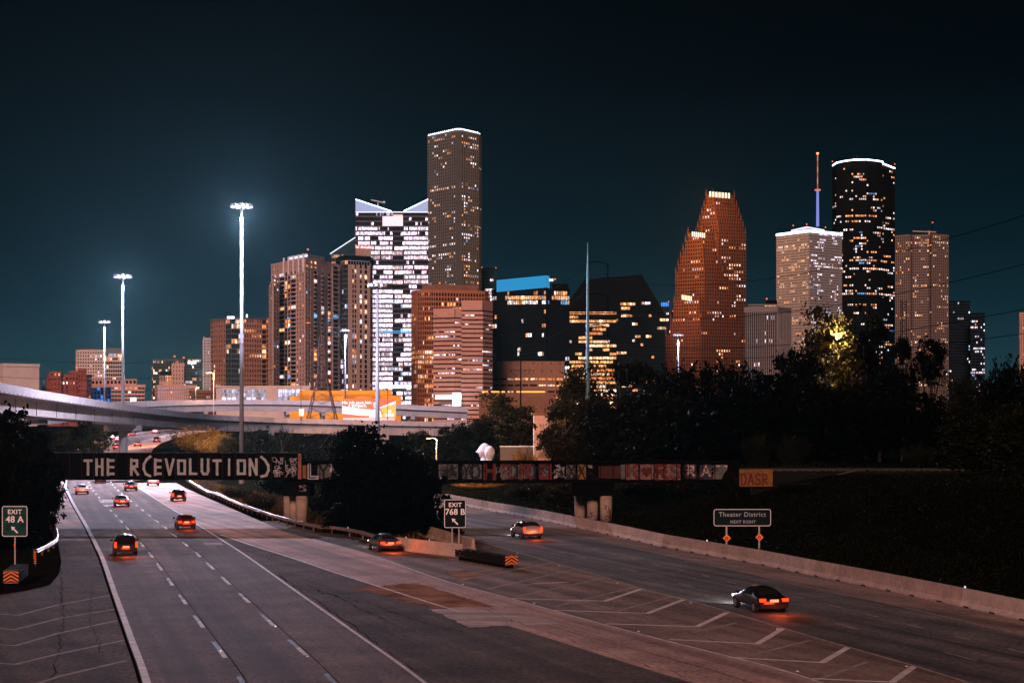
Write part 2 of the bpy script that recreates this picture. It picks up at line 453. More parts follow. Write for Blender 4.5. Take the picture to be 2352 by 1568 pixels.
def line_on(parent, path, off, w, m, z, name='lane_line', y0=None, y1=None):
    p = [q for q in path if (y0 is None or q.y >= y0) and (y1 is None or q.y <= y1)]
    if len(p) < 2: return
    mb = MB(); ribbon(mb, offs(p, off - w / 2, z), offs(p, off + w / 2, z)); mb.build(name, m, parent)
def dashes(parent, path, off, w, ln, gap, z, m, y0, y1, name='lane_dash', black=None):
    p = resample([q for q in offs(path, off) if y0 - 20 <= q.y <= y1 + 20], 600)
    acc = 0; start = 0; L = [0]
    for a, b in zip(p, p[1:]): L.append(L[-1] + (b - a).length)
    def at(t): return Vector((interp(L, [q.x for q in p], t), interp(L, [q.y for q in p], t), interp(L, [q.z for q in p], t)))
    t = 0
    while t + ln < L[-1]:
        a, b = at(t), at(t + ln); t0 = t; t += ln + gap
        if not (y0 <= a.y <= y1): continue
        d = (b - a).normalized(); n = Vector((d.y, -d.x, 0)) * (w / 2); zz = Vector((0, 0, z))
        MB().face((a - n + zz, a + n + zz, b + n + zz, b - n + zz)).build(name, m, parent)
        if black:
            c = at(min(t0 + ln * 2.0, L[-1])); b2 = b + d * .05
            MB().face((b2 - n + zz, b2 + n + zz, c + n + zz, c - n + zz)).build('lane_dash_contrast', black, parent)
line_on(main, leftp, .15, .32, M['paint'], .014, y0=20, y1=690, name='edge_line')
line_on(main, leftp, 11.2, .18, M['paint'], .014, y0=20, y1=690, name='edge_line')
dashes(main, leftp, 3.95, .22, 3.0, 9.2, .014, M['paint'], 40, 420, black=M['paint_black'])
dashes(main, leftp, 7.6, .22, 3.0, 9.2, .014, M['paint'], 40, 420, black=M['paint_black'])
line_on(main, leftp, 4.15, .05, M['seam'], .012, y0=25, y1=200, name='tar_seam')
line_on(main, leftp, 7.8, .05, M['seam'], .012, y0=25, y1=200, name='tar_seam')
line_on(main, leftp, -.12, .14, M['seam'], .013, y0=25, y1=330, name='tar_seam')
for dxy, ww in ((5.2, 3.0), (5.0, 3.2)):
    pass
line_on(exit_lane, eA, -.05, .2, M['paint'], .018, y0=100, y1=170, name='edge_line')
line_on(exit_lane, eB, -.15, .2, M['paint'], .018, y0=20, y1=165, name='edge_line')
line_on(exit_lane, eB, .9 * 3.0, .05, M['seam'], .016, y0=20, y1=112, name='tar_seam')
line_on(right_road, rl, .1, .2, M['paint_old'], .016, y0=20, y1=300, name='edge_line')
line_on(right_road, rl, 10.7, .14, M['paint_old'], .016, y0=20, y1=300, name='edge_line')
dashes(right_road, rl, 3.6, .14, 3.0, 9.2, .016, M['paint_old'], 40, 170, black=M['paint_black'])
dashes(right_road, rl, 7.1, .16, 1.6, 3.6, .016, M['paint_old'], 40, 200)

def poly_mark(parent, pts, w, m, z, name='chevron_line'):
    p = [G(*q) for q in pts]
    for a, b in zip(p, p[1:]):
        d = (b - a).normalized(); n = Vector((d.y, -d.x, 0)) * (w / 2); zz = Vector((0, 0, z)); e = d * (w * .3)
        MB().face((a - n - e + zz, a + n - e + zz, b + n + e + zz, b - n + e + zz)).build(name, m, parent)
        z += .0012
for ch in ([(1473, 1352), (1389, 1380), (1180, 1374)], [(1568.7, 1377), (1487, 1408), (1275, 1401)], [(1670.6, 1406), (1600, 1438.6), (1395, 1432)],
           [(1798, 1443), (1739, 1478), (1541, 1468)], [(1948, 1486), (1888, 1521), (1676, 1509)], [(2099, 1530), (2049, 1566), (1870, 1558)]):
    poly_mark(gore, ch, .34, M['paint'], .012)
for ch in ([(1266, 1292), (1053, 1333)], [(1319, 1307), (1120, 1352)], [(1386, 1327), (1186, 1369)], [(1456, 1348), (1277, 1392)], [(1540, 1370), (1420, 1402)],
           [(1690, 1430), (1590, 1452)], [(1860, 1470), (1690, 1512)], [(1990, 1520), (1860, 1566)], [(1176, 1300), (1040, 1322)]):
    poly_mark(gore, ch, .26, M['paint_old'], .009)
for ch in ([(253, 1366.5), (134.5, 1388), (42, 1412), (-30, 1408)], [(262, 1398.5), (137, 1419), (31, 1446), (-30, 1438)], [(270, 1424), (132, 1454), (36, 1482), (-30, 1478)],
           [(288, 1469), (129, 1502), (34, 1525), (-30, 1520)], [(287, 1517), (137, 1552), (60, 1578)]):
    poly_mark(road, ch, .24, M['paint_old'], .006)
def patch(parent, pts, m, z, name, rough=.0):
    r = random.Random(int(pts[0][0])); q = [G(*p) + Vector((0, 0, z)) for p in pts]
    if rough:
        o = []
        for a, b in zip(q, q[1:] + q[:1]):
            n = max(2, int((b - a).length / .6))
            for k in range(n): o.append(a.lerp(b, k / n) + Vector((r.uniform(-rough, rough), r.uniform(-rough, rough) * 1.6, 0)))
        q = o
    MB().face(q).build(name, m, parent)
patch(exit_lane, [(985, 1398), (1150, 1398), (1290, 1432), (1080, 1441)], M['concrete_patch'], .0165, 'concrete_patch', .14)
patch(exit_lane, [(812, 1350), (960, 1338), (1135, 1393), (1000, 1396)], M['stain'], .0152, 'stain_patch', .22)
patch(main, [(226, 1147), (262, 1147), (270, 1155), (232, 1155)], M['concrete_patch'], .0125, 'concrete_patch')
patch(main, [(236, 1158), (274, 1158), (280, 1163), (240, 1163)], M['concrete_patch'], .0125, 'concrete_patch')
patch(main, [(466, 1246), (508, 1246), (514, 1251), (472, 1251)], M['concrete_patch'], .0125, 'concrete_patch')
patch(gore, [(1025, 1312), (1075, 1309), (1130, 1322), (1060, 1330)], M['stain'], .0085, 'stain_patch', .2)
for k in range(7):      # scraped white marks on the gore
    x0 = 1195 + k * 12; patch(gore, [(x0, 1343 - k * .6), (x0 + 40, 1337 - k * .4), (x0 + 42, 1337.8 - k * .4), (x0 + 2, 1344 - k * .6)], M['concrete_patch'], .0078 + k * .0004, 'scrape_mark')
# tar-filled cracks across the old pavement
def crack(parent, pts, w, z, seed):
    r = random.Random(seed); p = [G(*q) for q in pts]; q = resample(p, 40)
    q = [a + Vector((r.uniform(-.09, .09), r.uniform(-.5, .5), z)) for a in q]
    mb = MB()
    for a, b in zip(q, q[1:]):
        d = (b - a); n = Vector((d.y, -d.x, 0)).normalized() * (w * r.uniform(.3, 1))
        mb.face((a - n, a + n, b + n, b - n))
    mb.build('crack', M['seam'], parent)
crack(road, [(140, 1305), (146, 1400), (136, 1490), (118, 1566)], .035, .005, 1)
crack(road, [(570, 1290), (660, 1330), (760, 1365), (905, 1432)], .06, .005, 2)
crack(road, [(640, 1320), (700, 1362), (775, 1412), (850, 1468), (960, 1540)], .05, .0055, 3)
crack(road, [(700, 1350), (860, 1390), (960, 1425), (1060, 1452)], .06, .006, 4)
crack(exit_lane, [(1110, 1400), (1220, 1440), (1400, 1500), (1600, 1562)], .03, .0172, 5)
crack(gore, [(1180, 1330), (1330, 1372), (1500, 1425), (1700, 1490)], .03, .0082, 6)
crack(road, [(215, 1330), (205, 1420), (230, 1500)], .022, .0062, 7)
# reflective studs
st = MB().prism([(-.06, -.06), (.06, -.06), (.05, .06), (-.05, .06)], 0, .025).mesh('road_stud', M['sign_white'])
for pth, of, par, y0, y1 in ((leftp, 3.95, main, 70, 190), (leftp, 7.6, main, 70, 190), (exr, -.5, exit_lane, 70, 120), (rl, -.35, right_road, 75, 150)):
    q = [p for p in offs(pth, of) if y0 < p.y < y1]
    for p in q[::4]: link_mesh('road_stud', st, par, loc=p + Vector((0, 0, .02)))

# ------------------------------------------------------------------ median and left island (soil)
GR_PTS = [(423, 1101), (471, 1134.7), (502.5, 1146), (546.7, 1167), (609, 1190.6), (640, 1201), (721, 1222), (777.5, 1228), (839, 1240), (875.6, 1255)]
gr = [G(*p) for p in GR_PTS]
med = [p + Vector((.5, .2, .02)) for p in gr] + [G(1060, 1279) + Vector((0, .3, .02)), G(1087, 1256)] + [Vector((x - .8, y, .02)) for x, y in ((-10.5, 185), (-20, 216), (-27, 239), (-48, 300))] + [Vector((-52, 345, .5)), Vector((-60, 345, .5))]
mb = MB(); mb.face([p + Vector((0, 0, .03)) for p in med]); tag(mb.build('median_ground', M['dirt']), kind='structure')
isl = [G(*p) for p in [(-10, 1367), (60, 1356), (115, 1343), (136, 1317), (141, 1290), (134, 1250), (118, 1210), (91, 1171)]] + [Vector((-80, 300, 0)), Vector((-140, 300, 0)), Vector((-140, 112, 0))]
mb = MB(); mb.face([p + Vector((0, 0, .03)) for p in isl]); tag(mb.build('verge_ground', M['dirt']), kind='structure')

# ------------------------------------------------------------------ barriers
JP = [(-.31, 0), (-.31, .08), (-.17, .33), (-.10, 1.05), (.10, 1.05), (.17, .33), (.31, .08), (.31, 0)]
def jersey(mb, a, b, hgt=1.0):
    d = (b - a).normalized(); n = Vector((d.y, -d.x, 0))
    A = [a + n * x + Vector((0, 0, z * hgt)) for x, z in JP]; B = [b + n * x + Vector((0, 0, z * hgt)) for x, z in JP]
    for i in range(len(JP) - 1): mb.face((A[i], B[i], B[i + 1], A[i + 1]))
    mb.face(A); mb.face(list(reversed(B)))
bp = smoothpath(bar_w, 2.0)
bt = thing('concrete_barrier', bp[0], 'long low concrete safety barrier along the far side of the right-hand road', 'barrier')
segp = [bp[0]]; acc = 0
for a, b in zip(bp, bp[1:]):
    acc += (b - a).length
    if acc >= 9.1: segp.append(b); acc = 0
for k, (a, b) in enumerate(zip(segp, segp[1:])):
    d = (b - a).normalized(); mb = MB(); jersey(mb, a + d * .02, b - d * .02)
    s = mb.build('barrier_segment', M['barrier2'] if k in (3, 9, 10, 14) else M['barrier'], bt)
    for t in (.25, .6, .92):
        p = a.lerp(b, t); n = Vector((-d.y, d.x, 0)) * .33
        MB().box(p + n + Vector((0, 0, .05)), (.55, .05, .1), math.atan2(d.y, d.x)).build('drain_slot', M['tag_black'], s)
    if k in (4, 8):
        MB().box(a + Vector((0, 0, 1.12)), (.1, .03, .12)).build('reflector', emit('reflector_glint', (1, .95, .95), .8), s)
cb = thing('median_barrier', G(875, 1257), 'short stretch of pale concrete barrier in front of the dark central tree', 'barrier')
ca, cbp = G(874, 1257), G(1060, 1279)
for t0, t1 in ((0, .52), (.52, 1)):
    mb = MB(); a, b = ca.lerp(cbp, t0), ca.lerp(cbp, t1); d = (b - a).normalized(); jersey(mb, a + d * .015, b - d * .015, .98); mb.build('barrier_segment', M['barrier2'], cb)
for t in (.33, .62): MB().box(ca.lerp(cbp, t) + Vector((0, 0, 1.1)), (.09, .03, .1)).build('reflector', M['sign_white'], cb)
cc = thing('end_barrier', G(1087, 1258), 'concrete barrier end seen end-on behind the crash cushion', 'barrier')
mb = MB(); jersey(mb, G(1087, 1266), Vector((-10.8, 178, 0)), 1.0); mb.build('barrier_segment', M['barrier'], cc)
for z in (.35, .75, 1.0): MB().box(G(1087, 1266) + Vector((.0, -.06, z)), (.1, .05, .09)).build('reflector', M['sign_orange'], cc)

# W-beam guardrails
WB = [(0, -.155), (.075, -.125), (.075, -.055), (0, -.015), (0, .015), (.075, .055), (.075, .125), (0, .155)]
def guardrail(path, label, name='guardrail', side=-1, zc=.62, step=3.8):
    p = resample(smoothpath(path, 1.5), max(8, int(sum((b - a).length for a, b in zip(path, path[1:])) / 1.9)))
    t = thing(name, p[0], label, 'guardrail')
    mb = MB()
    L = [offs(p, side * x, zc + z) for x, z in WB]
    for A, B in zip(L, L[1:]): ribbon(mb, A, B)
    mb.build('rail', M['galv'], t, smooth=False)
    pm = MB().box((0, 0, .38), (.15, .2, .76)).mesh('post', M['wood_post'])
    rf = MB().box((0, 0, 0), (.09, .05, .09)).mesh('reflector', M['sign_white'])
    for q in offs(p, -side * .16)[::2]:
        o = link_mesh('post', pm, t, loc=q)
    for q in offs(p, side * .02)[2::6]:
        link_mesh('reflector', rf, t, loc=q + Vector((0, 0, zc + .2)))
    return t
guardrail([Vector((-54.8, 322, .1))] + gr, 'long steel guardrail curving between the motorway and the wooded median', side=1)
guardrail([G(60, 1140), G(91, 1171), G(118, 1209.6), G(131, 1238), G(131, 1254), G(115, 1268), G(84, 1284)], 'bright steel guardrail with a curled end beside the left exit sign', side=-1)

# crash cushions
def cushion(loc, ang, n, wid, hgt, label):
    t = thing('crash_cushion', loc, label, 'crash cushion')
    loc = Vector(loc); u = Vector((math.cos(ang), math.sin(ang), 0)); v = Vector((-u.y, u.x, 0))
    for k in range(n):
        a = loc + u * (k * .9); b = a + u * .84
        mb = MB()
        for s in (-1, 1):
            for (z0, z1, o) in ((.28, .42, .05), (.42, .5, 0), (.5, .66, .05), (.66, .72, 0), (.72, hgt, .05)):
                q = [a + v * (s * (wid / 2 + o)), b + v * (s * (wid / 2 + o * .6))]
                mb.bar(q[0] + Vector((0, 0, (z0 + z1) / 2)), q[1] + Vector((0, 0, (z0 + z1) / 2)), .04, (z1 - z0) * .96)
        mb.bar(a + Vector((0, 0, hgt + .03)) - v * wid / 2, a + Vector((0, 0, hgt + .03)) + v * wid / 2, .1, .06)
        mb.bar(a + u * .45 + Vector((0, 0, hgt + .03)) - v * wid / 2, a + u * .1 + Vector((0, 0, hgt + .03)) + v * wid / 2, .08, .05)
        mb.box(a + u * .4 + Vector((0, 0, .14)), (.1, wid * .8, .28), ang)
        mb.build('fender_panel', M['rubber'], t)
    # striped nose
    nose = loc - u * .16
    o = MB().box(nose + Vector((0, 0, .24 + hgt / 2 - .05)), (.14, wid * 1.02, hgt - .12), ang).build('nose_cover', M['sign_black'], t)
    f = nose - u * .075; zc, hh, hw = .24 + hgt / 2 - .05, (hgt - .12) / 2, wid * .5
    mb = MB()
    for k in range(-2, 4):
        zt = k * .24
        for s in (-1, 1):
            pts = []
            for (y, z) in ((0, zt), (s * hw, zt - .30), (s * hw, zt - .19), (0, zt + .11)):
                z = max(-hh, min(hh, z)); pts.append(f + v * y + Vector((0, 0, zc + z)))
            if pts[0].z != pts[3].z or pts[1].z != pts[2].z: mb.face(pts)
    mb.build('chevron_stripe', emit_refl, o)
    return t
emit_refl = M['sign_orange']
ua = G(1055, 1283) - G(1178, 1305)
cushion(G(1172, 1305), math.atan2(ua.y, ua.x), 10, 1.0, .82, 'long black crash cushion with orange chevron nose at the central gore')
cushion(Vector((XW(26, 117), 117, 0)), math.radians(100), 7, .95, .95, 'black crash cushion with orange arrow stripes below the left exit sign')
p_ = G(81, 1302)
mk = thing('marker_post', p_, 'thin upright object marker with orange bands at the guardrail end', 'marker')
MB().box(p_ + Vector((0, .0, .6)), (.06, .06, 1.2)).build('post', M['sign_black'], mk)
for k in range(6): MB().box(p_ + Vector((0, -.045, .3 + k * .16)), (.16, .02, .09)).build('orange_band', M['sign_orange'], mk)

# ------------------------------------------------------------------ railway bridge with painted girders
YB = 187.0
br = thing('railway_bridge', (XW(690, YB), YB, 0), 'black steel railway girder bridge with painted words and graffiti', 'bridge')
def bx(px): return XW(px, YB)
def bz(py): return ZW(py, YB)
STF = [-40, -13, 14, 41, 68, 96, 132, 160, 188, 215, 241, 267, 294.5, 322, 350, 375, 403, 430, 456.5, 484, 512, 540, 567.5, 595.6, 623, 653, 684.5]
ZT, ZB2 = bz(1041), bz(1099.5)
for a, b in zip(STF, STF[1:]):
    MB().box(((bx(a) + bx(b)) / 2, YB + .05, (ZT + ZB2) / 2), (bx(b) - bx(a) - .012, .1, ZT - ZB2)).build('web_panel', M['black_steel'], br)
for a in STF:
    MB().box((bx(a), YB - .05, (ZT + ZB2) / 2), (.09, .11, ZT - ZB2 - .02)).build('stiffener', M['rust_steel'], br)
xl_, xr_ = bx(STF[0]), bx(STF[-1])
for zc_ in (ZT + .05, ZB2 - .05):
    MB().box(((xl_ + xr_) / 2, YB + .05, zc_), (xr_ - xl_, .52, .09)).build('flange', M['rust_steel'] if zc_ > ZB2 else M['black_steel'], br)
MB().box((bx(688.5), YB - .02, (ZT + ZB2) / 2), (.34, .2, ZT - ZB2)).build('end_plate', M['salmon_steel'], br)
# second, shallower span
ZT2, ZB3 = bz(1063), bz(1102.5)
STF2 = [692.5] + [705 + k * 29.3 for k in range(34)] + [1701]
for a, b in zip(STF2, STF2[1:]):
    MB().box(((bx(a) + bx(b)) / 2, YB + .27, (ZT2 + ZB3) / 2), (bx(b) - bx(a) - .012, .1, ZT2 - ZB3)).build('web_panel', M['black_steel'], br)
for a in STF2[1:-1]:
    MB().box((bx(a), YB + .19, (ZT2 + ZB3) / 2), (.07, .07, ZT2 - ZB3 - .02)).build('stiffener', M['black_steel'], br)
xl2, xr2 = bx(STF2[0]), bx(STF2[-1])
MB().box(((xl2 + xr2) / 2, YB + .2, ZT2 + .14), (xr2 - xl2, .6, .27)).build('flange', M['black_steel'], br)
MB().box(((xl2 + xr2) / 2, YB + .2, ZB3 - .14), (xr2 - xl2, .6, .26)).build('flange', M['black_steel'], br)
# far girder and deck
MB().box(((xl_ + xr_) / 2, YB + 4.6, (ZT + ZB2) / 2), (xr_ - xl_, .12, ZT - ZB2)).build('far_girder', M['black_steel'], br)
MB().box(((xl2 + xr2) / 2, YB + 4.6, (ZT2 + ZB3) / 2), (xr2 - xl2, .12, ZT2 - ZB3)).build('far_girder', M['black_steel'], br)
MB().box(((xl_ + xr2) / 2, YB + 2.4, ZB3 + .35), (xr2 - xl_, 4.2, .4)).build('deck', M['black_steel'], br)
# bents
def bent(px_main, pxs, ytop, ybase_z, cap):
    y0 = YB + .6
    for k, (px, wpx) in enumerate(pxs):
        Y = y0 + k * 1.9
        r = wpx * Y / F / 2; zt = ZW(ytop, Y)
        MB().tube([(XW(px, Y), Y, -.2), (XW(px, Y), Y, zt)], r, 18).build('pier_column', M['pier'], br, smooth=True)
    a, b = cap
    MB().box(((bx(a) + bx(b)) / 2, YB + 2.4, (bz(1104) + bz(1139)) / 2), (bx(b) - bx(a), 4.4, bz(1104) - bz(1139))).build('pier_cap', M['black_steel'], br)
bent(693, [(693, 27), (675, 20), (661, 19)], 1138, 0, (650, 712))
bent(1392, [(1392, 28), (1361, 26), (1332, 25)], 1138, 0, (1318, 1412))
# painted letters: strokes of a house-paint roller, in panel units
S = {
 'T': [[(.12, .92), (.92, .92)], [(.52, .9), (.52, .03)]], 'H': [[(.15, 1), (.15, 0)], [(.86, 1), (.86, 0)], [(.15, .55), (.86, .53)]],
 'E': [[(.15, 1), (.15, 0)], [(.15, .93), (.85, .93)], [(.15, .5), (.82, .5)], [(.15, .07), (.85, .07)]],
 'R': [[(.15, 1), (.15, 0)], [(.15, .93), (.8, .93), (.8, .55), (.15, .52)], [(.35, .5), (.9, .02)]],
 '(': [[(.95, 1.18), (.55, 1.0), (.22, .68), (.2, .38), (.45, .05), (.9, -.08)]], ')': [[(.02, 1.15), (.45, .95), (.82, .62), (.86, .3), (.6, -.02), (.05, -.1)]],
 'V': [[(.1, 1), (.5, .03)], [(.95, 1), (.5, .03)]], 'O': [[(.12, .93), (.88, .93), (.9, .07), (.15, .07), (.12, .93)]],
 'L': [[(.15, 1), (.15, .07)], [(.12, .07), (.88, .07)]], 'U': [[(.15, 1), (.15, .25), (.35, .06), (.75, .06), (.88, .25), (.88, 1)]],
 'I': [[(.5, 1), (.5, 0)]], 'N': [[(.12, 0), (.12, 1), (.85, .03), (.85, 1)]],
 'Y': [[(.05, 1), (.5, .5), (.95, 1)], [(.5, .5), (.5, 0)]], 'A': [[(.05, 0), (.5, 1), (.95, 0)], [(.25, .35), (.75, .35)]],
 'D': [[(.12, 0), (.12, 1), (.6, .95), (.9, .6), (.85, .2), (.5, 0), (.12, 0)]], 'S': [[(.9, .85), (.5, 1), (.12, .8), (.3, .55), (.8, .42), (.88, .15), (.5, 0), (.08, .15)]],
 'K': [[(.12, 1), (.12, 0)], [(.95, 1), (.15, .45)], [(.35, .6), (.95, 0)]], 'X': [[(.05, 1), (.95, 0)], [(.95, 1), (.05, 0)]],
 'ring': [[(.5, 1), (.85, .85), (.97, .5), (.85, .15), (.5, 0), (.15, .15), (.03, .5), (.15, .85), (.5, 1)]],
}
def strokes(mb, lines, x0, z0, w, h, t, y, ragged=.12, seed=0):
    r = random.Random(seed); k = 0
    for ln in lines:
        pts = [Vector((x0 + a * w, 0, z0 + b * h)) for a, b in ln]
        for a, b in zip(pts, pts[1:]):
            L = (b - a).length
            if L < 1e-5: continue
            d = (b - a) / L; n = Vector((-d.z, 0, d.x)); m = max(1, int(L / (t * 1.1)))
            e = t * .42; prev = None
            for i in range(m + 1):
                q = a - d * e + d * ((L + 2 * e) * i / m)
                l_, r_ = t / 2 * (1 + r.uniform(-ragged, ragged)), t / 2 * (1 + r.uniform(-ragged, ragged))
                cur = (q + n * l_, q - n * r_)
                if prev:
                    yy = y - .0006 * k
                    mb.face([Vector((p.x, yy, p.z)) for p in (prev[0], prev[1], cur[1], cur[0])])
                prev = cur
            k += 1
    return mb
def letter(ch, pa, pb, ya, yb, m, name='painted_letter', t=.22, y=YB - .004, seed=0, parent=br, ragged=.12):
    mb = MB(); strokes(mb, S[ch], bx(pa), bz(yb), bx(pb) - bx(pa), bz(ya) - bz(yb), t, y, ragged, seed)
    return mb.build(name, m, parent)
for k, ch in enumerate('THE R(EVOLUTION)'):
    if ch == ' ': continue
    a, b = STF[8 + k], STF[9 + k]
    letter(ch, a + 4, b - 3.5, 1054.5, 1090, M['letter'], t=.26 if ch != 'I' else .22, seed=k)
def scribble(pa, pb, ya, yb, m, n, seed, t=.035, y=YB - .004, name='spray_tag', parent=br):
    r = random.Random(seed); mb = MB(); L = []
    for k in range(n):
        x, z = r.uniform(.1, .9), r.uniform(.1, .9); ln = [(x, z)]
        for j in range(r.randint(2, 5)):
            x = min(1, max(0, x + r.uniform(-.3, .3))); z = min(1, max(0, z + r.uniform(-.22, .22))); ln.append((x, z))
        L.append(ln)
    strokes(mb, L, bx(pa), bz(yb), bx(pb) - bx(pa), bz(ya) - bz(yb), t, y, .3, seed); mb.build(name, m, parent)
scribble(626, 650, 1050, 1094, M['tag_white'], 26, 1); scribble(656, 681, 1052, 1094, M['tag_white'], 26, 2)
Y2 = YB + .215
def rect_paint(pa, pb, ya, yb, m, y=Y2 + .002, name='painted_panel'):
    r = random.Random(int(pa * 7)); pts = []
    for (x, z) in ((pa, yb), ((pa + pb) / 2, yb), (pb, yb), (pb, (ya + yb) / 2), (pb, ya), ((pa + pb) / 2, ya), (pa, ya), (pa, (ya + yb) / 2)):
        pts.append((bx(x + r.uniform(-.8, .8)), y, bz(z + r.uniform(-.8, .8))))
    MB().face(pts).build(name, m, br)
def L2(ch, pa, pb, m, t=.2, ya=1066, yb=1099, seed=0, dy=0, name='painted_letter'): letter(ch, pa, pb, ya, yb, m, name, t, Y2 - .004 - dy, seed)
rect_paint(694, 703, 1068, 1098, M['tag_ochre'])
L2('L', 706, 730, M['tag_white'], .36, seed=3); L2('L', 707, 728, M['tag_blue'], .14, seed=4, dy=.006)
rect_paint(729, 757, 1066, 1099, M['tag_grey']); L2('Y', 731, 754, M['tag_black'], .22, seed=5); L2('N', 757, 775, M['tag_white'], .2, seed=6)
rect_paint(1008, 1052, 1066, 1100, M['tag_grey']); scribble(1012, 1050, 1068, 1099, M['tag_black'], 34, 5, .07, Y2 - .004)
rect_paint(1062, 1106, 1066, 1099, M['tag_grey']); L2('Y', 1063, 1079, M['tag_black'], .2); L2('ring', 1079, 1102, M['tag_black'], .26)
L2('H', 1110, 1140, M['tag_red'], .36, seed=7)
rect_paint(1150, 1186, 1067, 1098, M['tag_grey']); L2('ring', 1166, 1188, M['tag_black'], .22); L2('E', 1152, 1178, M['tag_red'], .32, dy=.006, seed=8)
rect_paint(1190, 1228, 1067, 1099, M['tag_grey']); L2('ring', 1206, 1230, M['tag_black'], .22); L2('R', 1192, 1223, M['tag_red'], .34, dy=.006, seed=9)
rect_paint(1238, 1266, 1068, 1098, M['tag_grey']); L2('O', 1239, 1266, M['tag_red'], .38, dy=.004, seed=10)
scribble(1273, 1299, 1068, 1099, M['tag_white'], 16, 9, .05, Y2 - .004); rect_paint(1301, 1322, 1068, 1098, M['tag_grey']); L2('X', 1303, 1322, M['tag_black'], .2)
rect_paint(1327, 1346, 1066, 1100, M['tag_ochre']); L2('X', 1327, 1345, M['tag_black'], .16); scribble(1349, 1362, 1067, 1080, M['tag_white'], 4, 3, .05, Y2 - .004)
rect_paint(1375, 1424, 1070, 1098, mat('tag_maroon', (.04, .012, .012), .8)); rect_paint(1426, 1436, 1066, 1100, M['tag_grey'])
rect_paint(1437, 1468, 1065, 1101, M['tag_pink']); L2('K', 1440, 1466, M['tag_red'], .36, seed=11)
rect_paint(1471, 1501, 1066, 1101, M['tag_pink'])
mb = MB(); hp = []
for k in range(24):
    a = 2 * math.pi * k / 24; hp.append((bx(1485 + 11.5 * math.sin(a) ** 3 * 1.05), Y2 - .004, bz(1083 - (13 * math.cos(a) - 5 * math.cos(2 * a) - 2 * math.cos(3 * a) - math.cos(4 * a)) * .92)))
mb.face(hp); mb.build('painted_heart', M['tag_red'], br)
rect_paint(1504, 1536, 1066, 1101, M['tag_pink']); L2('R', 1505, 1535, M['tag_red'], .38, seed=12)
rect_paint(1537, 1563, 1066, 1101, M['tag_pink']); L2('S', 1539, 1562, M['tag_red'], .36, seed=13)
rect_paint(1575, 1600, 1067, 1099, M['tag_blue']); L2('R', 1578, 1597, M['tag_red'], .44, 1068, 1093, 14); L2('R', 1579, 1596, M['tag_white'], .2, 1069, 1092, 15, .006)
rect_paint(1607, 1635, 1067, 1100, M['tag_blue']); L2('A', 1610, 1634, M['tag_red'], .42, 1070, 1093, 16); L2('A', 1612, 1632, M['tag_white'], .2, 1071, 1092, 17, .006)
rect_paint(1644, 1672, 1068, 1073, M['tag_white'])
MB().face([(bx(a), Y2 - .006, bz(b)) for a, b in ((1637, 1100), (1640, 1085), (1652, 1072), (1660, 1067), (1672, 1076), (1664, 1086), (1658, 1100))]).build('painted_shape', M['tag_grey'], br)
for k in range(16):          # later tags sprayed across the panel joints
    xa = (1012, 1058, 1096, 1140, 1180, 1226, 1262, 1300, 1340, 1430, 1460, 1500, 1530, 1570, 1600, 1630)[k]
    scribble(xa, xa + 34, 1066, 1100, M['tag_black'] if k % 3 else M['tag_grey'], 7, 60 + k, .09 if k % 2 else .05, Y2 - .016 - .002 * k)
# pier scrawls
scribble(684, 703, 1112, 1128, M['letter_dim'], 10, 21, .04, YB + .19)
scribble(1388, 1402, 1160, 1203, M['tag_red'], 10, 22, .05, YB - .08)
scribble(1352, 1366, 1178, 1190, M['tag_black'], 4, 23, .04, YB + 1.86)

# abutment panel, track
ab = thing('abutment_panel', W(1736, 1118, YB - 3), 'ochre panel with bubble graffiti at the right end of the bridge', 'panel')
MB().box((XW(1736.5, YB - 3), YB - 3, ZW(1097, YB - 3)), (XW(1774, YB) - XW(1699, YB), .2, (1118 - 1079) / F * YB)).build('board', M['tag_ochre'], ab)
for k, ch in enumerate('DASR'): letter(ch, 1693 + k * 16, 1706 + k * 16, 1086, 1110, M['tag_red'], t=.17, y=YB - 3.105, seed=30 + k, parent=ab)
scribble(1698, 1712, 1081, 1087, M['tag_blue'], 6, 31, .05, YB - 3.112, parent=ab)
tr_z = 5.55
tk = thing('railway_track', (26, YB + 2, 5.3), 'railway track on dark ballast running right from the bridge', 'track')
trk = [Vector((23.8, YB + 2.2, tr_z)), Vector((45, YB + 3.0, tr_z)), Vector((75, YB + 3, tr_z - .05)), Vector((110, YB + 1, tr_z - .1))]
tp = smoothpath(trk, 3)
mb = MB()
for A, B in zip(*(offs(tp, -2.8, -.55), offs(tp, -1.7, -.12)), ): pass
L_ = [offs(tp, o, z) for o, z in ((-7.5, -3.2), (-1.8, -.16), (1.8, -.16), (7.5, -3.2))]
for A, B in zip(L_, L_[1:]): ribbon(mb, A, B)
mb.build('ballast', M['ballast'], tk)
for o in (-.72, .72):
    mb = MB(); Lr = [offs(tp, o + a, b) for a, b in ((-.06, -.1), (-.035, .06), (.035, .06), (.06, -.1))]
    for A, B in zip(Lr, Lr[1:]): ribbon(mb, A, B)
    mb.build('rail', M['rail'], tk)
tie = MB().box((0, 0, 0), (.24, 2.6, .16)).mesh('sleeper', M['wood_post'])
for p in resample(tp, 110): link_mesh('sleeper', tie, tk, loc=p + Vector((0, 0, -.16)))

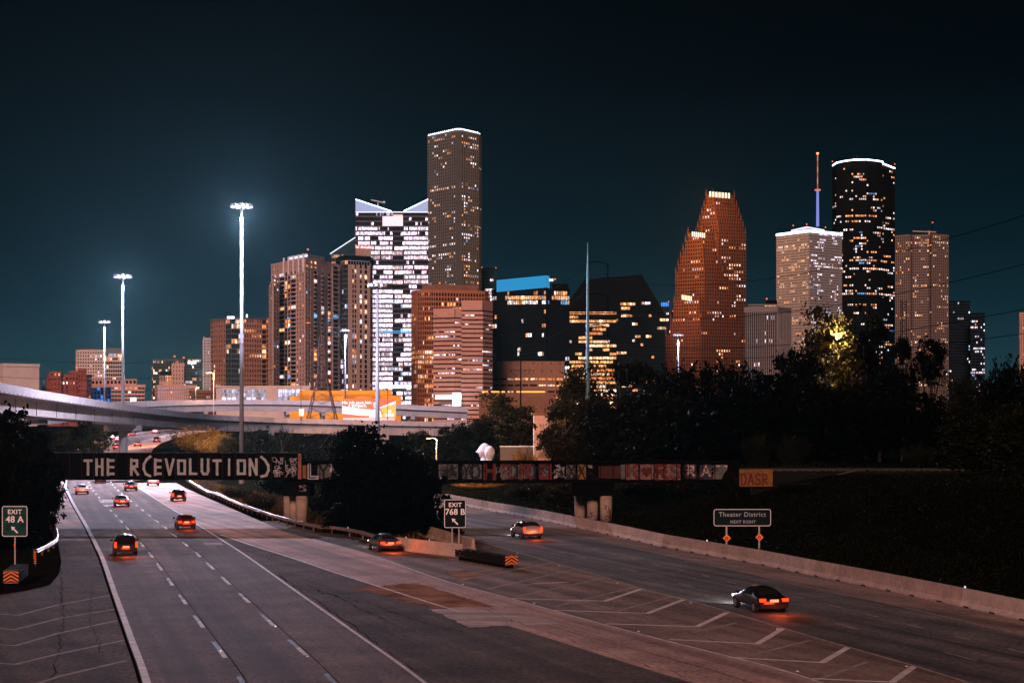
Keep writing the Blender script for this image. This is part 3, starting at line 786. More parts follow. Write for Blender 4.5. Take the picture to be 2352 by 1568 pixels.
# ------------------------------------------------------------------ text
def text_mesh(s, size, m, spacing=1.0, bold=0.0):
    cu = bpy.data.curves.new('text', 'FONT'); cu.body = s; cu.size = size; cu.align_x = 'CENTER'; cu.align_y = 'CENTER'
    cu.space_character = spacing; cu.offset = bold; cu.resolution_u = 3
    ob = bpy.data.objects.new('text_tmp', cu); col.objects.link(ob)
    bpy.context.view_layer.update()
    me = bpy.data.meshes.new_from_object(ob.evaluated_get(bpy.context.evaluated_depsgraph_get()))
    bpy.data.objects.remove(ob); bpy.data.curves.remove(cu)
    me.materials.clear(); me.materials.append(m)
    return me
def put_text(s, size, m, loc, parent, name='lettering', rz=0, spacing=1.0, bold=0.0, sx=1.0):
    o = link_mesh(name, text_mesh(s, size, m, spacing, bold), parent, loc=loc)
    o.rotation_euler = (math.radians(90), 0, rz); o.scale = (sx, 1, 1)
    return o
def rrect(w, h, r, n=5):
    out = []
    for cx, cz, a0 in ((w / 2 - r, h / 2 - r, 0), (-w / 2 + r, h / 2 - r, 90), (-w / 2 + r, -h / 2 + r, 180), (w / 2 - r, -h / 2 + r, 270)):
        for k in range(n + 1):
            a = math.radians(a0 + 90 * k / n); out.append((cx + r * math.cos(a), cz + r * math.sin(a)))
    return out
def sign_board(t, c, w, h, m, border=.05, thick=.05, r=.15):
    c = Vector(c)
    o = rrect(w, h, r); mb = MB()
    f = [Vector((c.x + x, c.y, c.z + z)) for x, z in o]; b = [p + Vector((0, thick, 0)) for p in f]
    mb.face(list(reversed(f))); mb.face(b)
    for i in range(len(f)): mb.face((f[i], f[(i + 1) % len(f)], b[(i + 1) % len(f)], b[i]))
    bd = mb.build('board', m, t)
    i1, i2 = rrect(w - .04, h - .04, r), rrect(w - .04 - 2 * border, h - .04 - 2 * border, max(.02, r - border)); mb = MB(); n = len(i1)
    for k in range(n):
        j = (k + 1) % n
        mb.face([Vector((c.x + q[0], c.y - .006, c.z + q[1])) for q in (i1[k], i2[k], i2[j], i1[j])])
    mb.build('border', M['sign_white'], bd)
    return bd
def arrow_ul(c, s, parent):
    c = Vector(c); d = Vector((-.70, 0, .72)).normalized(); n = Vector((d.z, 0, -d.x))
    pts = [c - d * s + n * .16 * s, c + d * .25 * s + n * .16 * s, c + d * .25 * s + n * .5 * s, c + d * s, c + d * .25 * s - n * .5 * s, c + d * .25 * s - n * .16 * s, c - d * s - n * .16 * s]
    MB().face(list(reversed(pts))).build('arrow', M['sign_white'], parent)
def exit_sign(px0, px1, py0, py1, Y, num, label, posts, m, zg=0.0):
    c = W((px0 + px1) / 2, (py0 + py1) / 2, Y); w, h = (px1 - px0) / F * Y, (py1 - py0) / F * Y
    t = thing('exit_sign', (c.x, Y + .1, zg), label, 'road sign')
    b = sign_board(t, c, w, h, m, .045)
    put_text('EXIT', h * .2, M['sign_white'], c + Vector((0, -.01, h * .30)), b, spacing=1.15, bold=.012)
    put_text(num, h * .29, M['sign_white'], c + Vector((0, -.01, h * .055)), b, spacing=1.02, bold=.012)
    arrow_ul(c + Vector((-.02, -.01, -h * .27)), h * .15, b)
    for dx in posts:
        MB().bar((c.x + dx, Y + .1, zg), (c.x + dx, Y + .1, c.z + h * .3), .09, .07).build('post', M['galv_dull'], t)
    return t, c
exit_sign(1020, 1070.5, 1146, 1212, 151, '768 B', 'dark green exit sign reading EXIT 768 B above the central crash cushion', (-.25, .32), M['sign_dark'])
t48, c48 = exit_sign(4, 63.5, 1161, 1232, 126, '48 A', 'green exit sign reading EXIT 48 A at the left edge', (0.0,), M['sign_green'])
MB().box((c48.x, 126 + .03, ZW(1252, 126)), (.1, .04, .32)).build('reflector', M['sign_orange'], t48)
Yt = 146.0
ct = W(1705, 1188, Yt); wt, ht = 132.5 / F * Yt, 40 / F * Yt
zg = gz(ct.x, Yt)
tt = thing('theatre_sign', (ct.x, Yt + .1, zg), 'wide dark sign reading Theater District Next Right behind the barrier', 'road sign')
bd = sign_board(tt, ct, wt, ht, M['sign_dark'], .04, r=.2)
M['sign_dim'] = mat('sign_letter_dim', (.24, .29, .31), .5, 0, .3, 2)
put_text('Theater District', ht * .37, M['sign_dim'], ct + Vector((0, -.01, ht * .17)), bd, spacing=1.1, bold=.008)
put_text('NEXT RIGHT', ht * .24, M['sign_dim'], ct + Vector((.05, -.01, -ht * .25)), bd, spacing=1.08, bold=.008)
for px in (1669, 1744):
    x = XW(px, Yt); MB().bar((x, Yt + .1, gz(x, Yt) - .2), (x, Yt + .1, ct.z + .3), .12, .1).build('post', M['galv_dull'], tt)
for px, lb in ((1669.5, 'left'), (1744.5, 'right')):
    c = W(px, 1235 if lb == 'left' else 1233, Yt - .05)
    d = thing('object_marker', c, f'small orange diamond marker on the {lb} post of the wide sign', 'marker', 'orange diamonds on sign posts')
    s = .33; MB().face([c + Vector((0, -.0, -s)), c + Vector((s, 0, 0)), c + Vector((0, 0, s)), c + Vector((-s, 0, 0))]).face([c + Vector((0, .02, -s)), c + Vector((-s, .02, 0)), c + Vector((0, .02, s)), c + Vector((s, .02, 0))]).build('plate', M['sign_orange'], d)
    mb = MB(); strokes(mb, S['ring'], c.x - .13, c.z - .12, .22, .2, .05, c.y - .006, .3, 3); mb.build('scrawl', M['sign_black'], d)

# ------------------------------------------------------------------ flyovers
def flyover(pts, label, over, width, parapet_h, depth, pierX, lane_mat, drains=True, joints=19, name='flyover'):
    p = smoothpath(pts, 4.0)          # top of the near parapet
    t = thing(name, (p[0].x, p[0].y, 0), label, 'flyover')
    prof = [(0, 0), (.28, 0), (.28, -parapet_h), (width - .3, -parapet_h), (width - .3, 0), (width, 0), (width, -parapet_h - .25), (width - over, -parapet_h - .35),
            (width - over, -depth), (over, -depth), (over, -parapet_h - .35), (0, -parapet_h - .22), (0, 0)]
    # near side is to the right of travel (towards the camera): offsets grow away from it
    def lay(a, z): return offs(p, -a, z)
    mb = MB()
    for (a0, z0), (a1, z1) in ((prof[0], prof[1]), (prof[1], prof[2]), (prof[11], prof[12])): ribbon(mb, lay(a0, z0), lay(a1, z1))
    mb.build('parapet', M['parapet'], t)
    mb = MB()
    for (a0, z0), (a1, z1) in ((prof[4], prof[5]), (prof[3], prof[4]), (prof[5], prof[6])): ribbon(mb, lay(a0, z0), lay(a1, z1))
    mb.build('parapet', M['parapet'], t)
    mb = MB(); ribbon(mb, lay(.28, -parapet_h), lay(width - .3, -parapet_h)); mb.build('deck', lane_mat, t)
    mb = MB()
    for i in range(6, 11): ribbon(mb, lay(*prof[i]), lay(*prof[i + 1]))
    mb.build('girder', M['girder_concrete'], t)
    # girder bottom flange and joints
    mb = MB(); ribbon(mb, lay(over - .22, -depth - .02), lay(over + .4, -depth - .02)); ribbon(mb, lay(over - .22, -depth + .06), lay(over - .22, -depth - .02)); ribbon(mb, lay(over, -depth + .1), lay(over - .22, -depth + .06)); mb.build('flange', M['girder_concrete'], t)
    L = 0; last = -99; lastd = 0
    for i in range(1, len(p)):
        L += (p[i] - p[i - 1]).length
        d = (p[i] - p[i - 1]).normalized(); n = Vector((-d.y, d.x, 0))
        if L - last > joints:
            last = L; q = p[i] + n * (over - .04)
            MB().bar(q + Vector((0, 0, -parapet_h - .5)), q + Vector((0, 0, -depth)), .1, .1, up=(d.x, d.y, 0)).build('joint', M['concrete_dark'], t)
        if drains and L - lastd > 3.2:
            lastd = L; q = p[i] - n * .02 + Vector((0, 0, -parapet_h - .1))
            MB().box(q, (.45, .08, .16), math.atan2(d.y, d.x)).build('drain_hole', M['concrete_dark'], t)
    for px, k in pierX:
        q = min(p, key=lambda v: abs(v.x / v.y * F + CX - px)); i = p.index(q)
        d = (p[min(i + 1, len(p) - 1)] - p[max(i - 1, 0)]).normalized(); n = Vector((-d.y, d.x, 0)); c = q + n * (width / 2)
        MB().tube([(c.x, c.y, -1), (c.x, c.y, q.z - depth - 1.2)], 1.0, 12).build('pier', M['girder_concrete'], t)
        MB().prism([(c.x + n.x * s * width * .42 + d.x * e, c.y + n.y * s * width * .42 + d.y * e) for s, e in ((-1, -.8), (1, -.8), (1, .8), (-1, .8))], q.z - depth - 1.3, q.z - depth - .03).build('pier_cap', M['girder_concrete'], t)
    return t, p
def fp(px, py, Y): return W(px, py, Y)
f1, f1p = flyover([fp(-190, 832, 178), fp(0, 878, 240), fp(150, 906, 305), fp(282, 927, 370), fp(400, 943, 420), fp(491, 952, 460), fp(600, 957.5, 480), fp(693, 961, 490), fp(850, 965, 497), fp(1000, 968, 502), fp(1150, 970, 506)],
        'pale concrete flyover sweeping down from the left edge, studded with drain holes', 1.5, 9.5, 1.1, 3.9, [(-120, 0), (330, 0), (640, 0), (900, 0)], M['concrete_road'])
f2, f2p = flyover([fp(120, 944, 600), fp(250, 929, 640), fp(350, 922, 670), fp(450, 918.5, 690), fp(560, 917.5, 700), fp(690, 919, 705), fp(850, 925, 710), fp(950, 930, 715), fp(1075, 936, 720)],
        'distant level viaduct behind the first flyover, in front of the white hall', 1.6, 12, 1.6, 4.4, [(480, 0), (655, 0), (740, 0), (960, 0)], M['concrete_road'], drains=False, joints=18, name='viaduct')

# ------------------------------------------------------------------ high-mast and street lamps
lamp_white = emit('lamp_lens_white', (.72, .69, 1.0), 1.25)
lamp_warm = emit('lamp_lens_warm', (1.0, .45, .2), 14)
warn_red = emit('warning_red', (1.0, .12, .03), 3.0)
def mast(px, ytop, Y, zb, label, power, rb=.36, lit=True, colr=(.74, .72, 1.0)):
    top = W(px, ytop, Y); x = top.x
    t = thing('high_mast_lamp', (x, Y, zb), label, 'lamp mast', 'high lamp masts')
    H = top.z - zb
    MB().tube([(x, Y, zb), (x, Y, zb + H * .5), (x, Y, zb + H * .502), (x, Y, top.z)], [rb, rb * .78, rb * .70, rb * .45], 14).build('pole', M['pole_paint'], t, smooth=True)
    MB().tube([(x, Y, zb - .02), (x, Y, zb + .9)], rb * 1.25, 14).build('base', M['galv_dull'], t)
    MB().tube([(x, Y, zb + H * .5 - .1), (x, Y, zb + H * .5 + .1)], rb * .86, 14).build('joint_collar', M['galv_dull'], t)
    mb = MB(); ring = [(x + 1.15 * math.cos(a), Y + 1.15 * math.sin(a), top.z - .1) for a in np.linspace(0, 2 * math.pi, 21)]
    mb.tube(ring, .07, 6, cap=False)
    for k in range(4):
        a = k * math.pi / 2; mb.bar((x, Y, top.z - .1), (x + 1.15 * math.cos(a), Y + 1.15 * math.sin(a), top.z - .1), .08, .08)
    mb.build('ring', M['galv_dull'], t)
    MB().tube([(x, Y, top.z - .3), (x, Y, top.z + .35)], [.35, .22], 10).build('hoist_head', M['galv_dull'], t)
    for k in range(10):
        a = 2 * math.pi * k / 10 + .3; c = Vector((x + 1.55 * math.cos(a), Y + 1.55 * math.sin(a), top.z - .15))
        hd = MB().tube([c + Vector((0, 0, .28)), c + Vector((0, 0, .1)), c + Vector((0, 0, -.22))], [.12, .28, .36], 8).build('luminaire', M['galv_dull'], t)
        MB().tube([c + Vector((0, 0, -.225)), c + Vector((0, 0, -.36)), c + Vector((0, 0, -.42))], [.34, .28, .1], 8).build('lens', lamp_white if lit else M['sign_white'], hd, smooth=True)
    if lit:
        ld = bpy.data.lights.new('mast_light', 'POINT'); ld.energy = power; ld.color = colr; ld.shadow_soft_size = 1.3
        lo = bpy.data.objects.new('mast_light', ld); col.objects.link(lo); lo.parent = t; lo.location = Vector((x, Y, top.z - 1.4 - .6)) - ORIG[t.name]
        ld.shadow_soft_size = .5
    return t
mast(555, 470, 300, .1, 'tallest lit lamp mast, nearest, rising from the bushes left of the brown tower', 640000, .40)
mast(282, 632, 371, 12.7, 'lit lamp mast standing on the flyover parapet', 420000, .30)
mast(240, 737, 560, 5.5, 'lit lamp mast farther left behind the flyover, before the white flats', 260000, .34)
mast(793, 757, 650, 6.5, 'lit lamp mast beside the lattice pylon, before the tan residential tower', 260000, .32)
mast(1558, 767, 620, 6, 'small lit lamp mast at the foot of the stepped red tower', 60000, .32)
mast(867, 652, 330, .6, 'unlit pale mast rising in front of the bright white glass tower', 0, .46, lit=False)

def street_lamp(px, yb, yt, Y, arm, label, power, lit=True, m='galv_dull', r=.11, colr=(1.0, .42, .16)):
    b, tp_ = W(px, yb, Y), W(px, yt, Y)
    t = thing('street_lamp', b, label, 'street lamp', 'street lamps')
    MB().tube([b, tp_], [r, r * .65], 8).build('pole', M[m], t)
    e = tp_ + Vector((arm, 0, .15))
    MB().tube([tp_ - Vector((0, 0, .05)), tp_ + Vector((arm * .4, 0, .18)), e], r * .5, 6).build('arm', M[m], t)
    h = MB().box(e + Vector((arm * .2, 0, 0)), (.7, .3, .16)).build('lamp_head', M['galv_dull'], t)
    MB().box(e + Vector((arm * .2, 0, -.10)), (.5, .24, .06)).build('lens', lamp_warm if lit else M['sign_white'], h)
    if lit and power:
        ld = bpy.data.lights.new('street_light', 'POINT'); ld.energy = power; ld.color = colr; ld.shadow_soft_size = .15
        lo = bpy.data.objects.new('street_light', ld); col.objects.link(lo); lo.parent = t; lo.location = e + Vector((arm * .2, 0, -.35)) - ORIG[t.name]
    return t
street_lamp(285, 932, 818, 371.5, -.7, 'orange street lamp on the flyover next to a lamp mast', 3000)
street_lamp(491, 953, 857, 460.5, -1.4, 'street lamp on the flyover above the orange-lit bush', 130000)
street_lamp(449.5, 920, 889, 689, .9, 'small orange street lamp on the distant viaduct', 8000)
street_lamp(691.5, 966, 884, 489.5, -.8, 'unlit dark lamp post with a small board, left of the pylon', 0, False, 'rust_steel')
street_lamp(890.5, 964, 896, 497.5, -.6, 'unlit dark lamp post in front of the billboard', 0, False, 'rust_steel')
t_ = street_lamp(1003, 1056, 1008, 262, -1.0, 'bright orange street lamp on a leaning pole behind the bridge', 12000, colr=(1.0, .5, .2))
pn = thing('notice_board', W(692.5, 947, 489), 'small pale notice board with lines of text on the dark lamp post', 'sign')
MB().box(W(692.5, 946.5, 489), (1.25, .06, 1.9)).build('board', M['sign_white'], pn)
for k in range(4): MB().box(W(692.5, 940 + k * 4.2, 489) + Vector((0, -.034, 0)), (1.0, .004, .16)).build('text_line', M['sign_dim'], pn)

# ------------------------------------------------------------------ buildings
WARM = [(3, (1.5, .85, .52)), (2.2, (1.35, .42, .12)), (1.2, (1.7, 1.35, 1.2)), (.25, (.12, .45, 1.1))]
COOL = [(4, (1.6, 1.25, 1.45)), (2, (1.45, 1.45, 1.75)), (1, (1.6, .75, .55)), (.35, (.15, .55, 1.1))]
ORNG = [(3, (1.5, .62, .2)), (2, (1.6, .95, .55)), (1, (1.2, .32, .08)), (.6, (1.7, 1.4, 1.25))]
MIXD = [(2.4, (1.6, 1.2, 1.1)), (2, (1.4, .55, .2)), (1, (1.4, 1.35, 1.6)), (.3, (.15, .5, 1.1))]
WHIT = [(4, (2.0, 1.65, 2.0)), (2, (1.9, 1.3, 1.4)), (.5, (1.5, .7, .4)), (.5, (.35, .7, 1.2))]
def pick(pal, r):
    t = r.uniform(0, sum(w for w, _ in pal))
    for w, c in pal:
        t -= w
        if t <= 0: break
    s = r.uniform(.3, 1.15)
    return tuple(x * s for x in c)
def litgrid(nx, nz, p, pal, r, run=.45, floors=None, vary=.45):
    g = {}; ph = [r.uniform(0, 6.28) for _ in range(4)]
    for j in range(nz):
        pf = p * r.choice((.15, .4, .8, 1.0, 1.4, 2.6)); fc = pick(pal, r) if r.random() < .5 else None
        if floors and j in floors: pf = floors[j]; fc = pick(pal, r)
        prev = False
        for i in range(nx):
            cl = 1 if floors and j in floors else max(.1, 1 + .9 * math.sin(.55 * i + ph[0] + .11 * j) * math.sin(.23 * j + ph[1]) + .5 * math.sin(.9 * j + ph[2]))
            on = prev if r.random() < run else r.random() < pf * cl
            if on:
                c = fc if fc and r.random() < .7 else pick(pal, r)
                s = r.uniform(1 - vary, 1.1); g[i, j] = tuple(x * s for x in c)
            prev = on
    return g

class Bld:
    def __init__(s, name, label, px, Y, wall, glass='glass_dark', seed=0, cat='building'):
        s.Y = Y; s.t = thing(name, (XW(px, Y), Y, 0), label, cat); s.wall, s.glass = M[wall], M[glass]
        s.w, s.g, s.p, s.r = MB(), MB(), MB(), random.Random(seed + 100); s.n = 0
    def pt(s, px, d=0): Y = s.Y + d; return (XW(px, Y), Y)
    def core(s, poly, z0, z1): s.g.prism(poly, z0, z1)
    def roof(s, poly, z, h=1.4, grow=.5, m=None, name='roof'):
        cx = sum(p[0] for p in poly) / len(poly); cy_ = sum(p[1] for p in poly) / len(poly)
        q = []
        for x, y in poly:
            L = math.hypot(x - cx, y - cy_) or 1; q.append((cx + (x - cx) * (1 + grow / L), cy_ + (y - cy_) * (1 + grow / L)))
        hs = h if hasattr(h, '__len__') else None
        return MB().prism(q, z, z + h if not hs else [z + k for k in hs]).build(name, m or s.wall, s.t)
    def facade(s, A, B, z0, z1, nx, nz, ww=.55, wh=.55, d=.45, p=.15, pal=MIXD, pier=True, span=True, run=.45, floors=None, dspan=None, wmb=None, z_lit0=0, vary=.45):
        A, B = Vector((*A, 0)), Vector((*B, 0)); L = (B - A).length; u = (B - A) / L; n = Vector((u.y, -u.x, 0)); cw, ch = L / nx, (z1 - z0) / nz
        mb = wmb or s.w; pw, sh = cw * (1 - ww), ch * (1 - wh); ds = dspan if dspan is not None else d - .06
        def q(a, b, o): return A + u * a + n * o + Vector((0, 0, b))
        if pier:
            for i in range(nx + 1):
                a0, a1 = max(0, i * cw - pw / 2), min(L, i * cw + pw / 2)
                mb.face((q(a0, z0, d), q(a1, z0, d), q(a1, z1, d), q(a0, z1, d)))
                mb.face((q(a0, z0, 0), q(a0, z0, d), q(a0, z1, d), q(a0, z1, 0)))
                mb.face((q(a1, z0, d), q(a1, z0, 0), q(a1, z1, 0), q(a1, z1, d)))
        if span:
            for j in range(nz + 1):
                b0, b1 = z0 + j * ch, min(z1, z0 + j * ch + sh)
                if b1 - b0 < .02: continue
                mb.face((q(0, b0, ds), q(L, b0, ds), q(L, b1, ds), q(0, b1, ds)))
                mb.face((q(0, b1, ds), q(L, b1, ds), q(L, b1, 0), q(0, b1, 0)))
                mb.face((q(0, b0, 0), q(L, b0, 0), q(L, b0, ds), q(0, b0, ds)))
                for e in (0, L): mb.face((q(e, b0, 0), q(e, b0, ds), q(e, b1, ds), q(e, b1, 0)))
        grid = litgrid(nx, nz, p, pal, s.r, run, floors, vary)
        big = abs(u.x) * cw * ww * F / s.Y * 1.063 >= 8.5
        qm = None
        for (i, j), c in grid.items():
            if z0 + j * ch < z_lit0: continue
            a0, a1, b0, b1 = i * cw + pw / 2, (i + 1) * cw - pw / 2, z0 + j * ch + sh, z0 + (j + 1) * ch
            if big and s.n < 290:
                if qm is None:
                    w_, h_ = a1 - a0, b1 - b0
                    qm = MB().face(((0, 0, 0), u * w_, u * w_ + Vector((0, 0, h_)), (0, 0, h_))).mesh('window', M['win_o'])
                o = link_mesh('window', qm, s.t, loc=q(a0, b0, .05)); o.color = (*c, 1); s.n += 1
            else:
                s.p.face((q(a0, b0, .05), q(a1, b0, .05), q(a1, b1, .05), q(a0, b1, .05)), 0, c)
    def split(s, A, B, z0, z1, nz, parts):
        A, B = Vector(A), Vector(B); tot = sum(k[0] for k in parts); a = 0
        for k in parts:
            b = a + k[0] / tot; kw = k[2] if len(k) > 2 else {}
            s.facade(A.lerp(B, a), A.lerp(B, b), z0, z1, k[1], nz, **kw); a = b
    def strip(s, pts, z, h, m, name='roof_light', o=.5):
        mb = MB()
        zs = z if hasattr(z, '__len__') else [z] * len(pts)
        for (a, za), (b, zb) in zip(zip(pts, zs), zip(pts[1:], zs[1:])): mb.bar((*a, za), (*b, zb), o, h)
        return mb.build(name, m, s.t)
    def warn(s, px, py, d=0):
        c = W(px, py, s.Y + d); MB().tube([c - Vector((0, 0, .5)), c, c + Vector((0, 0, .5))], [.4, .7, .3], 6).build('warning_light', warn_red, s.t)
    def done(s):
        if s.w.f: s.w.build('wall', s.wall, s.t)
        if s.g.f: s.g.build('glazing', s.glass, s.t)
        if s.p.f: s.p.build('lit_window_panes', M['win'], s.t, kind='stuff', colour=True)
        return s.t
def corner(b, xl, xm, xr, dl, dr):
    A, C, B = b.pt(xl, dl), b.pt(xm), b.pt(xr, dr)
    return A, C, B, (A[0] + B[0] - C[0], A[1] + B[1] - C[1])
def simple(name, label, xl, xm, xr, Y, dl, dr, ytop, nxl, nxr, rowpx, wall, glass='glass_dark', seed=0, zb=0, done=True, cat='tower', roofh=1.5, kl=None, kr=None, **kw):
    b = Bld(name, label, xm, Y, wall, glass, seed, cat); P4 = corner(b, xl, xm, xr, dl, dr); zt = ZW(ytop, Y)
    nz = max(1, round((zt - zb) / (rowpx / F * Y))); b.core(P4, zb, zt)
    if nxl: b.facade(P4[0], P4[1], zb, zt, nxl, nz, **{**kw, **(kl or {})})
    if nxr: b.facade(P4[1], P4[2], zb, zt, nxr, nz, **{**kw, **(kr or {})})
    b.roof(P4, zt, roofh, kw.get('d', .45) + .1)
    if done: b.done()
    return b, P4, zt
glow_white = emit('roof_strip_white', (.85, .9, 1.0), 5.0)
glow_soft = emit('roof_strip_soft', (.75, .78, 1.0), 1.6)
glow_orange = emit('strip_orange', (1.0, .30, .06), 3.0)
glow_flood = emit('flood_panel', (1.0, .70, .45), 2.2)
screen_blue = emit('blue_screen', (.03, .30, .62), .95)

# --- left group
b, P4, zt = simple('pale_block', 'plain pale windowless block at the far left edge', -60, 8, 90, 900, 40, 12, 841, 0, 0, 9, 'stone_pale', cat='building', done=False)
b.g.f.clear(); b.g.v.clear(); b.g.m.clear(); b.g.c.clear(); b.w.prism(P4, 0, zt)
MB().prism([b.pt(18, 20), b.pt(67, 20), b.pt(67, 45), b.pt(18, 45)], zt, zt + 1.6).build('rooftop_box', M['brick_brown'], b.t); b.done()
b, P4, zt = simple('brick_building', 'dark red brick building with square towers and a few orange windows', 108, 112, 210, 900, 14, 8, 866, 2, 13, 10.5, 'brick_red', seed=1, cat='building', done=False, ww=.42, wh=.5, p=.16, pal=ORNG, d=.3)
for x0, x1, yt in ((115, 140, 857), (179, 199, 849), (160, 180, 855)):
    z1 = ZW(yt, 899.6); q = [b.pt(x0, -.4), b.pt(x1, -.4), b.pt(x1, 8), b.pt(x0, 8)]; b.g.prism(q, zt, z1 - .3); b.facade(q[0], q[1], 0, z1, 3, 14, .35, .5, .35, p=.1, pal=ORNG); b.roof(q, z1, .8, .4)
b.done()
b = Bld('domed_hall', 'small white dome with a lantern peeping over the brick building', 100, 960, 'stone_white', cat='building')
c = b.pt(101); R0 = 6.5 / F * 960
mb = MB(); prof = [(R0, ZW(905, 960)), (R0, ZW(897, 960)), (R0 * .95, ZW(892, 960)), (R0 * .75, ZW(887.5, 960)), (R0 * .4, ZW(884.5, 960)), (R0 * .3, ZW(884, 960)), (R0 * .3, ZW(877, 960)), (R0 * .1, ZW(873, 960))]
mb.tube([(c[0], c[1], z) for _, z in prof], [r for r, _ in prof], 16); mb.build('dome', M['stone_white'], b.t, smooth=True)
b, P4, zt = simple('white_flats', 'white apartment block with dark window stacks and a grey glass end', 175, 177, 241, 1300, 10, 0, 808, 1, 11, 7.6, 'stone_pale', seed=2, done=False, ww=.5, wh=.5, p=.16, pal=COOL, d=.4)
q = [b.pt(241), b.pt(279), b.pt(279, 30), b.pt(241, 30)]; b.core(q, 0, ZW(806, 1300)); b.facade(q[0], q[1], 0, ZW(812, 1300), 9, 20, .82, .62, .3, p=.30, pal=WARM)
b.roof(q, ZW(812, 1300), 4, .3, M['stone_grey']); MB().prism([b.pt(186, 5), b.pt(226, 5), b.pt(226, 20), b.pt(186, 20)], zt + 1.5, zt + 3).build('roof_plant', M['concrete_dark'], b.t)
b.warn(176, 843); b.done()
b, P4, zt = simple('blue_white_offices', 'low striped office block with bright blue window bays', 208, 255, 332, 950, 22, 6, 889, 0, 0, 10.5, 'stone_pink', seed=3, cat='building', done=False)
nz = 5; b.facade(P4[1], P4[2], ZW(925, 950), zt, 10, 4, .96, .46, .4, p=.12, pal=WARM)
wb = MB(); b.facade(P4[0], P4[1], ZW(925, 950), zt, 6, 4, .8, .75, .3, p=.16, pal=[(1, (.1, .35, 1.2))], wmb=wb); wb.build('blue_frame', M['blue_clad'], b.t)
q = [b.pt(210, 24), b.pt(314, 12), b.pt(314, 40), b.pt(210, 40)]; b.g.prism(q, zt, ZW(874, 960)); b.facade(q[0], q[1], zt, ZW(873, 962), 12, 1, .7, .45, .3, p=.4, pal=COOL); b.roof(q, ZW(873, 962), .8, .3)
MB().box(W(306, 918, 948.6), (3.2, .2, 2.4)).build('round_sign', emit('sign_lit', (1, .85, .8), 2.0), b.t); b.done()
b, P4, zt = simple('teal_glass_offices', 'teal glass office block with scattered yellow windows and a lit roof sign', 349, 352, 422, 1400, 30, 0, 829, 1, 22, 6.2, 'mullion_grey', 'glass_teal', 4, done=False, ww=.86, wh=.8, d=.25, p=.33, pal=ORNG, run=.2)
q = [b.pt(423, 4), b.pt(461, 4), b.pt(461, 40), b.pt(423, 40)]; b.core(q, 0, ZW(826, 1404)); b.facade(q[0], q[1], 0, ZW(826, 1404), 12, 24, .88, .8, .25, p=.26, pal=MIXD); b.roof(q, ZW(826, 1404), 1.2, .3, M['mullion_grey'])
MB().box(W(441, 832.5, 1403.4), (6.6, .3, 2.0)).build('roof_sign', emit('roof_sign_cool', (.75, .85, 1), 2.0), b.t)
b.warn(401, 818); b.warn(422, 821); b.done()
b, P4, zt = simple('deco_tower', 'small tan stepped art-deco tower lit gold at its base', 395, 396, 423, 1250, 8, 0, 840, 1, 4, 9, 'stone_tan', seed=5, done=False, ww=.3, wh=.5, p=.05, d=.5)
for k in range(5): MB().prism([b.pt(397 + k * 5.5, .4), b.pt(400 + k * 5.5, .4), b.pt(400 + k * 5.5, 2), b.pt(397 + k * 5.5, 2)], zt, zt + 2.6).build('pinnacle', M['stone_tan'], b.t)
q = [b.pt(366, 1), b.pt(397, 1), b.pt(397, 25), b.pt(366, 25)]; b.core(q, 0, ZW(862, 1250)); b.facade(q[0], q[1], 0, ZW(862, 1250), 9, 7, .5, .7, .5, p=.3, pal=ORNG, floors={4: .9, 5: .95, 6: .6}); 
b.g.prism([b.pt(368, 3), b.pt(395, 3), b.pt(388, 12), b.pt(375, 12)], ZW(862, 1250), ZW(852, 1250)); b.done()
b, P4, zt = simple('tan_rounded_offices', 'low tan office building with rows of small windows and a rounded corner', 357, 362, 451, 1000, 10, 4, 890, 1, 21, 7.8, 'stone_pink', seed=6, cat='building', ww=.5, wh=.55, p=.05, d=.35)
b, P4, zt = simple('dark_low_offices', 'dark low building between the tan offices and the white hall', 436, 440, 497, 980, 10, 4, 902, 1, 12, 7.5, 'brick_brown', seed=7, cat='building', ww=.6, wh=.5, p=.06, d=.3)
b, P4, zt = simple('slim_white_tower', 'very slim distant white tower left of the brown residential tower', 467, 468, 484, 2200, 20, 0, 779, 1, 5, 7, 'stone_white', seed=8, done=False, ww=.5, wh=.8, p=.03, d=.8)
b.warn(468, 774); b.done()

# --- brown residential tower with a glass bay
b = Bld('brown_flats_tower', 'brown brick residential tower with a dark glass bay, left of the big tan tower', 540, 1300, 'brick_brown', seed=9, cat='tower')
b.wall = mat('brick_warm_brown', (.36, .18, .12), .85, 0, .18, .2)
zt = ZW(733, 1300); A0, A1, A2, A3, A4 = b.pt(485, 25), b.pt(519, 6), b.pt(532, 0), b.pt(560, 2), b.pt(612, 14)
poly = [A0, A1, A2, A3, A4, b.pt(618, 45), b.pt(500, 60)]; b.core(poly, 0, zt); nz = 23
b.split(A0, A1, 0, zt, nz, [(1, 1, dict(ww=.7, wh=.6, p=.08)), (5, 5, dict(ww=.5, wh=.5, p=.12, pal=WARM))])
gw = MB(); b.facade(A1, A2, 0, zt, 4, nz, .9, .82, .2, p=.15, pal=WARM, wmb=gw); b.facade(A2, A3, 0, zt, 7, nz, .9, .82, .2, p=.42, pal=WARM, wmb=gw, run=.6); gw.build('bay_mullions', M['mullion_grey'], b.t)
b.split(A3, A4, 0, zt, nz, [(7, 7, dict(ww=.52, wh=.55, p=.2, pal=ORNG, floors={20: .7, 19: .8})), (2, 1, dict(ww=.8, wh=.75, d=.3, dspan=1.0, p=.3, pal=ORNG))])
b.roof(poly, zt, 1.5, .6, M['concrete_dark']); MB().box(W(530, 729, 1296), (5, .4, 1.4)).build('roof_lamp', glow_white, b.t)
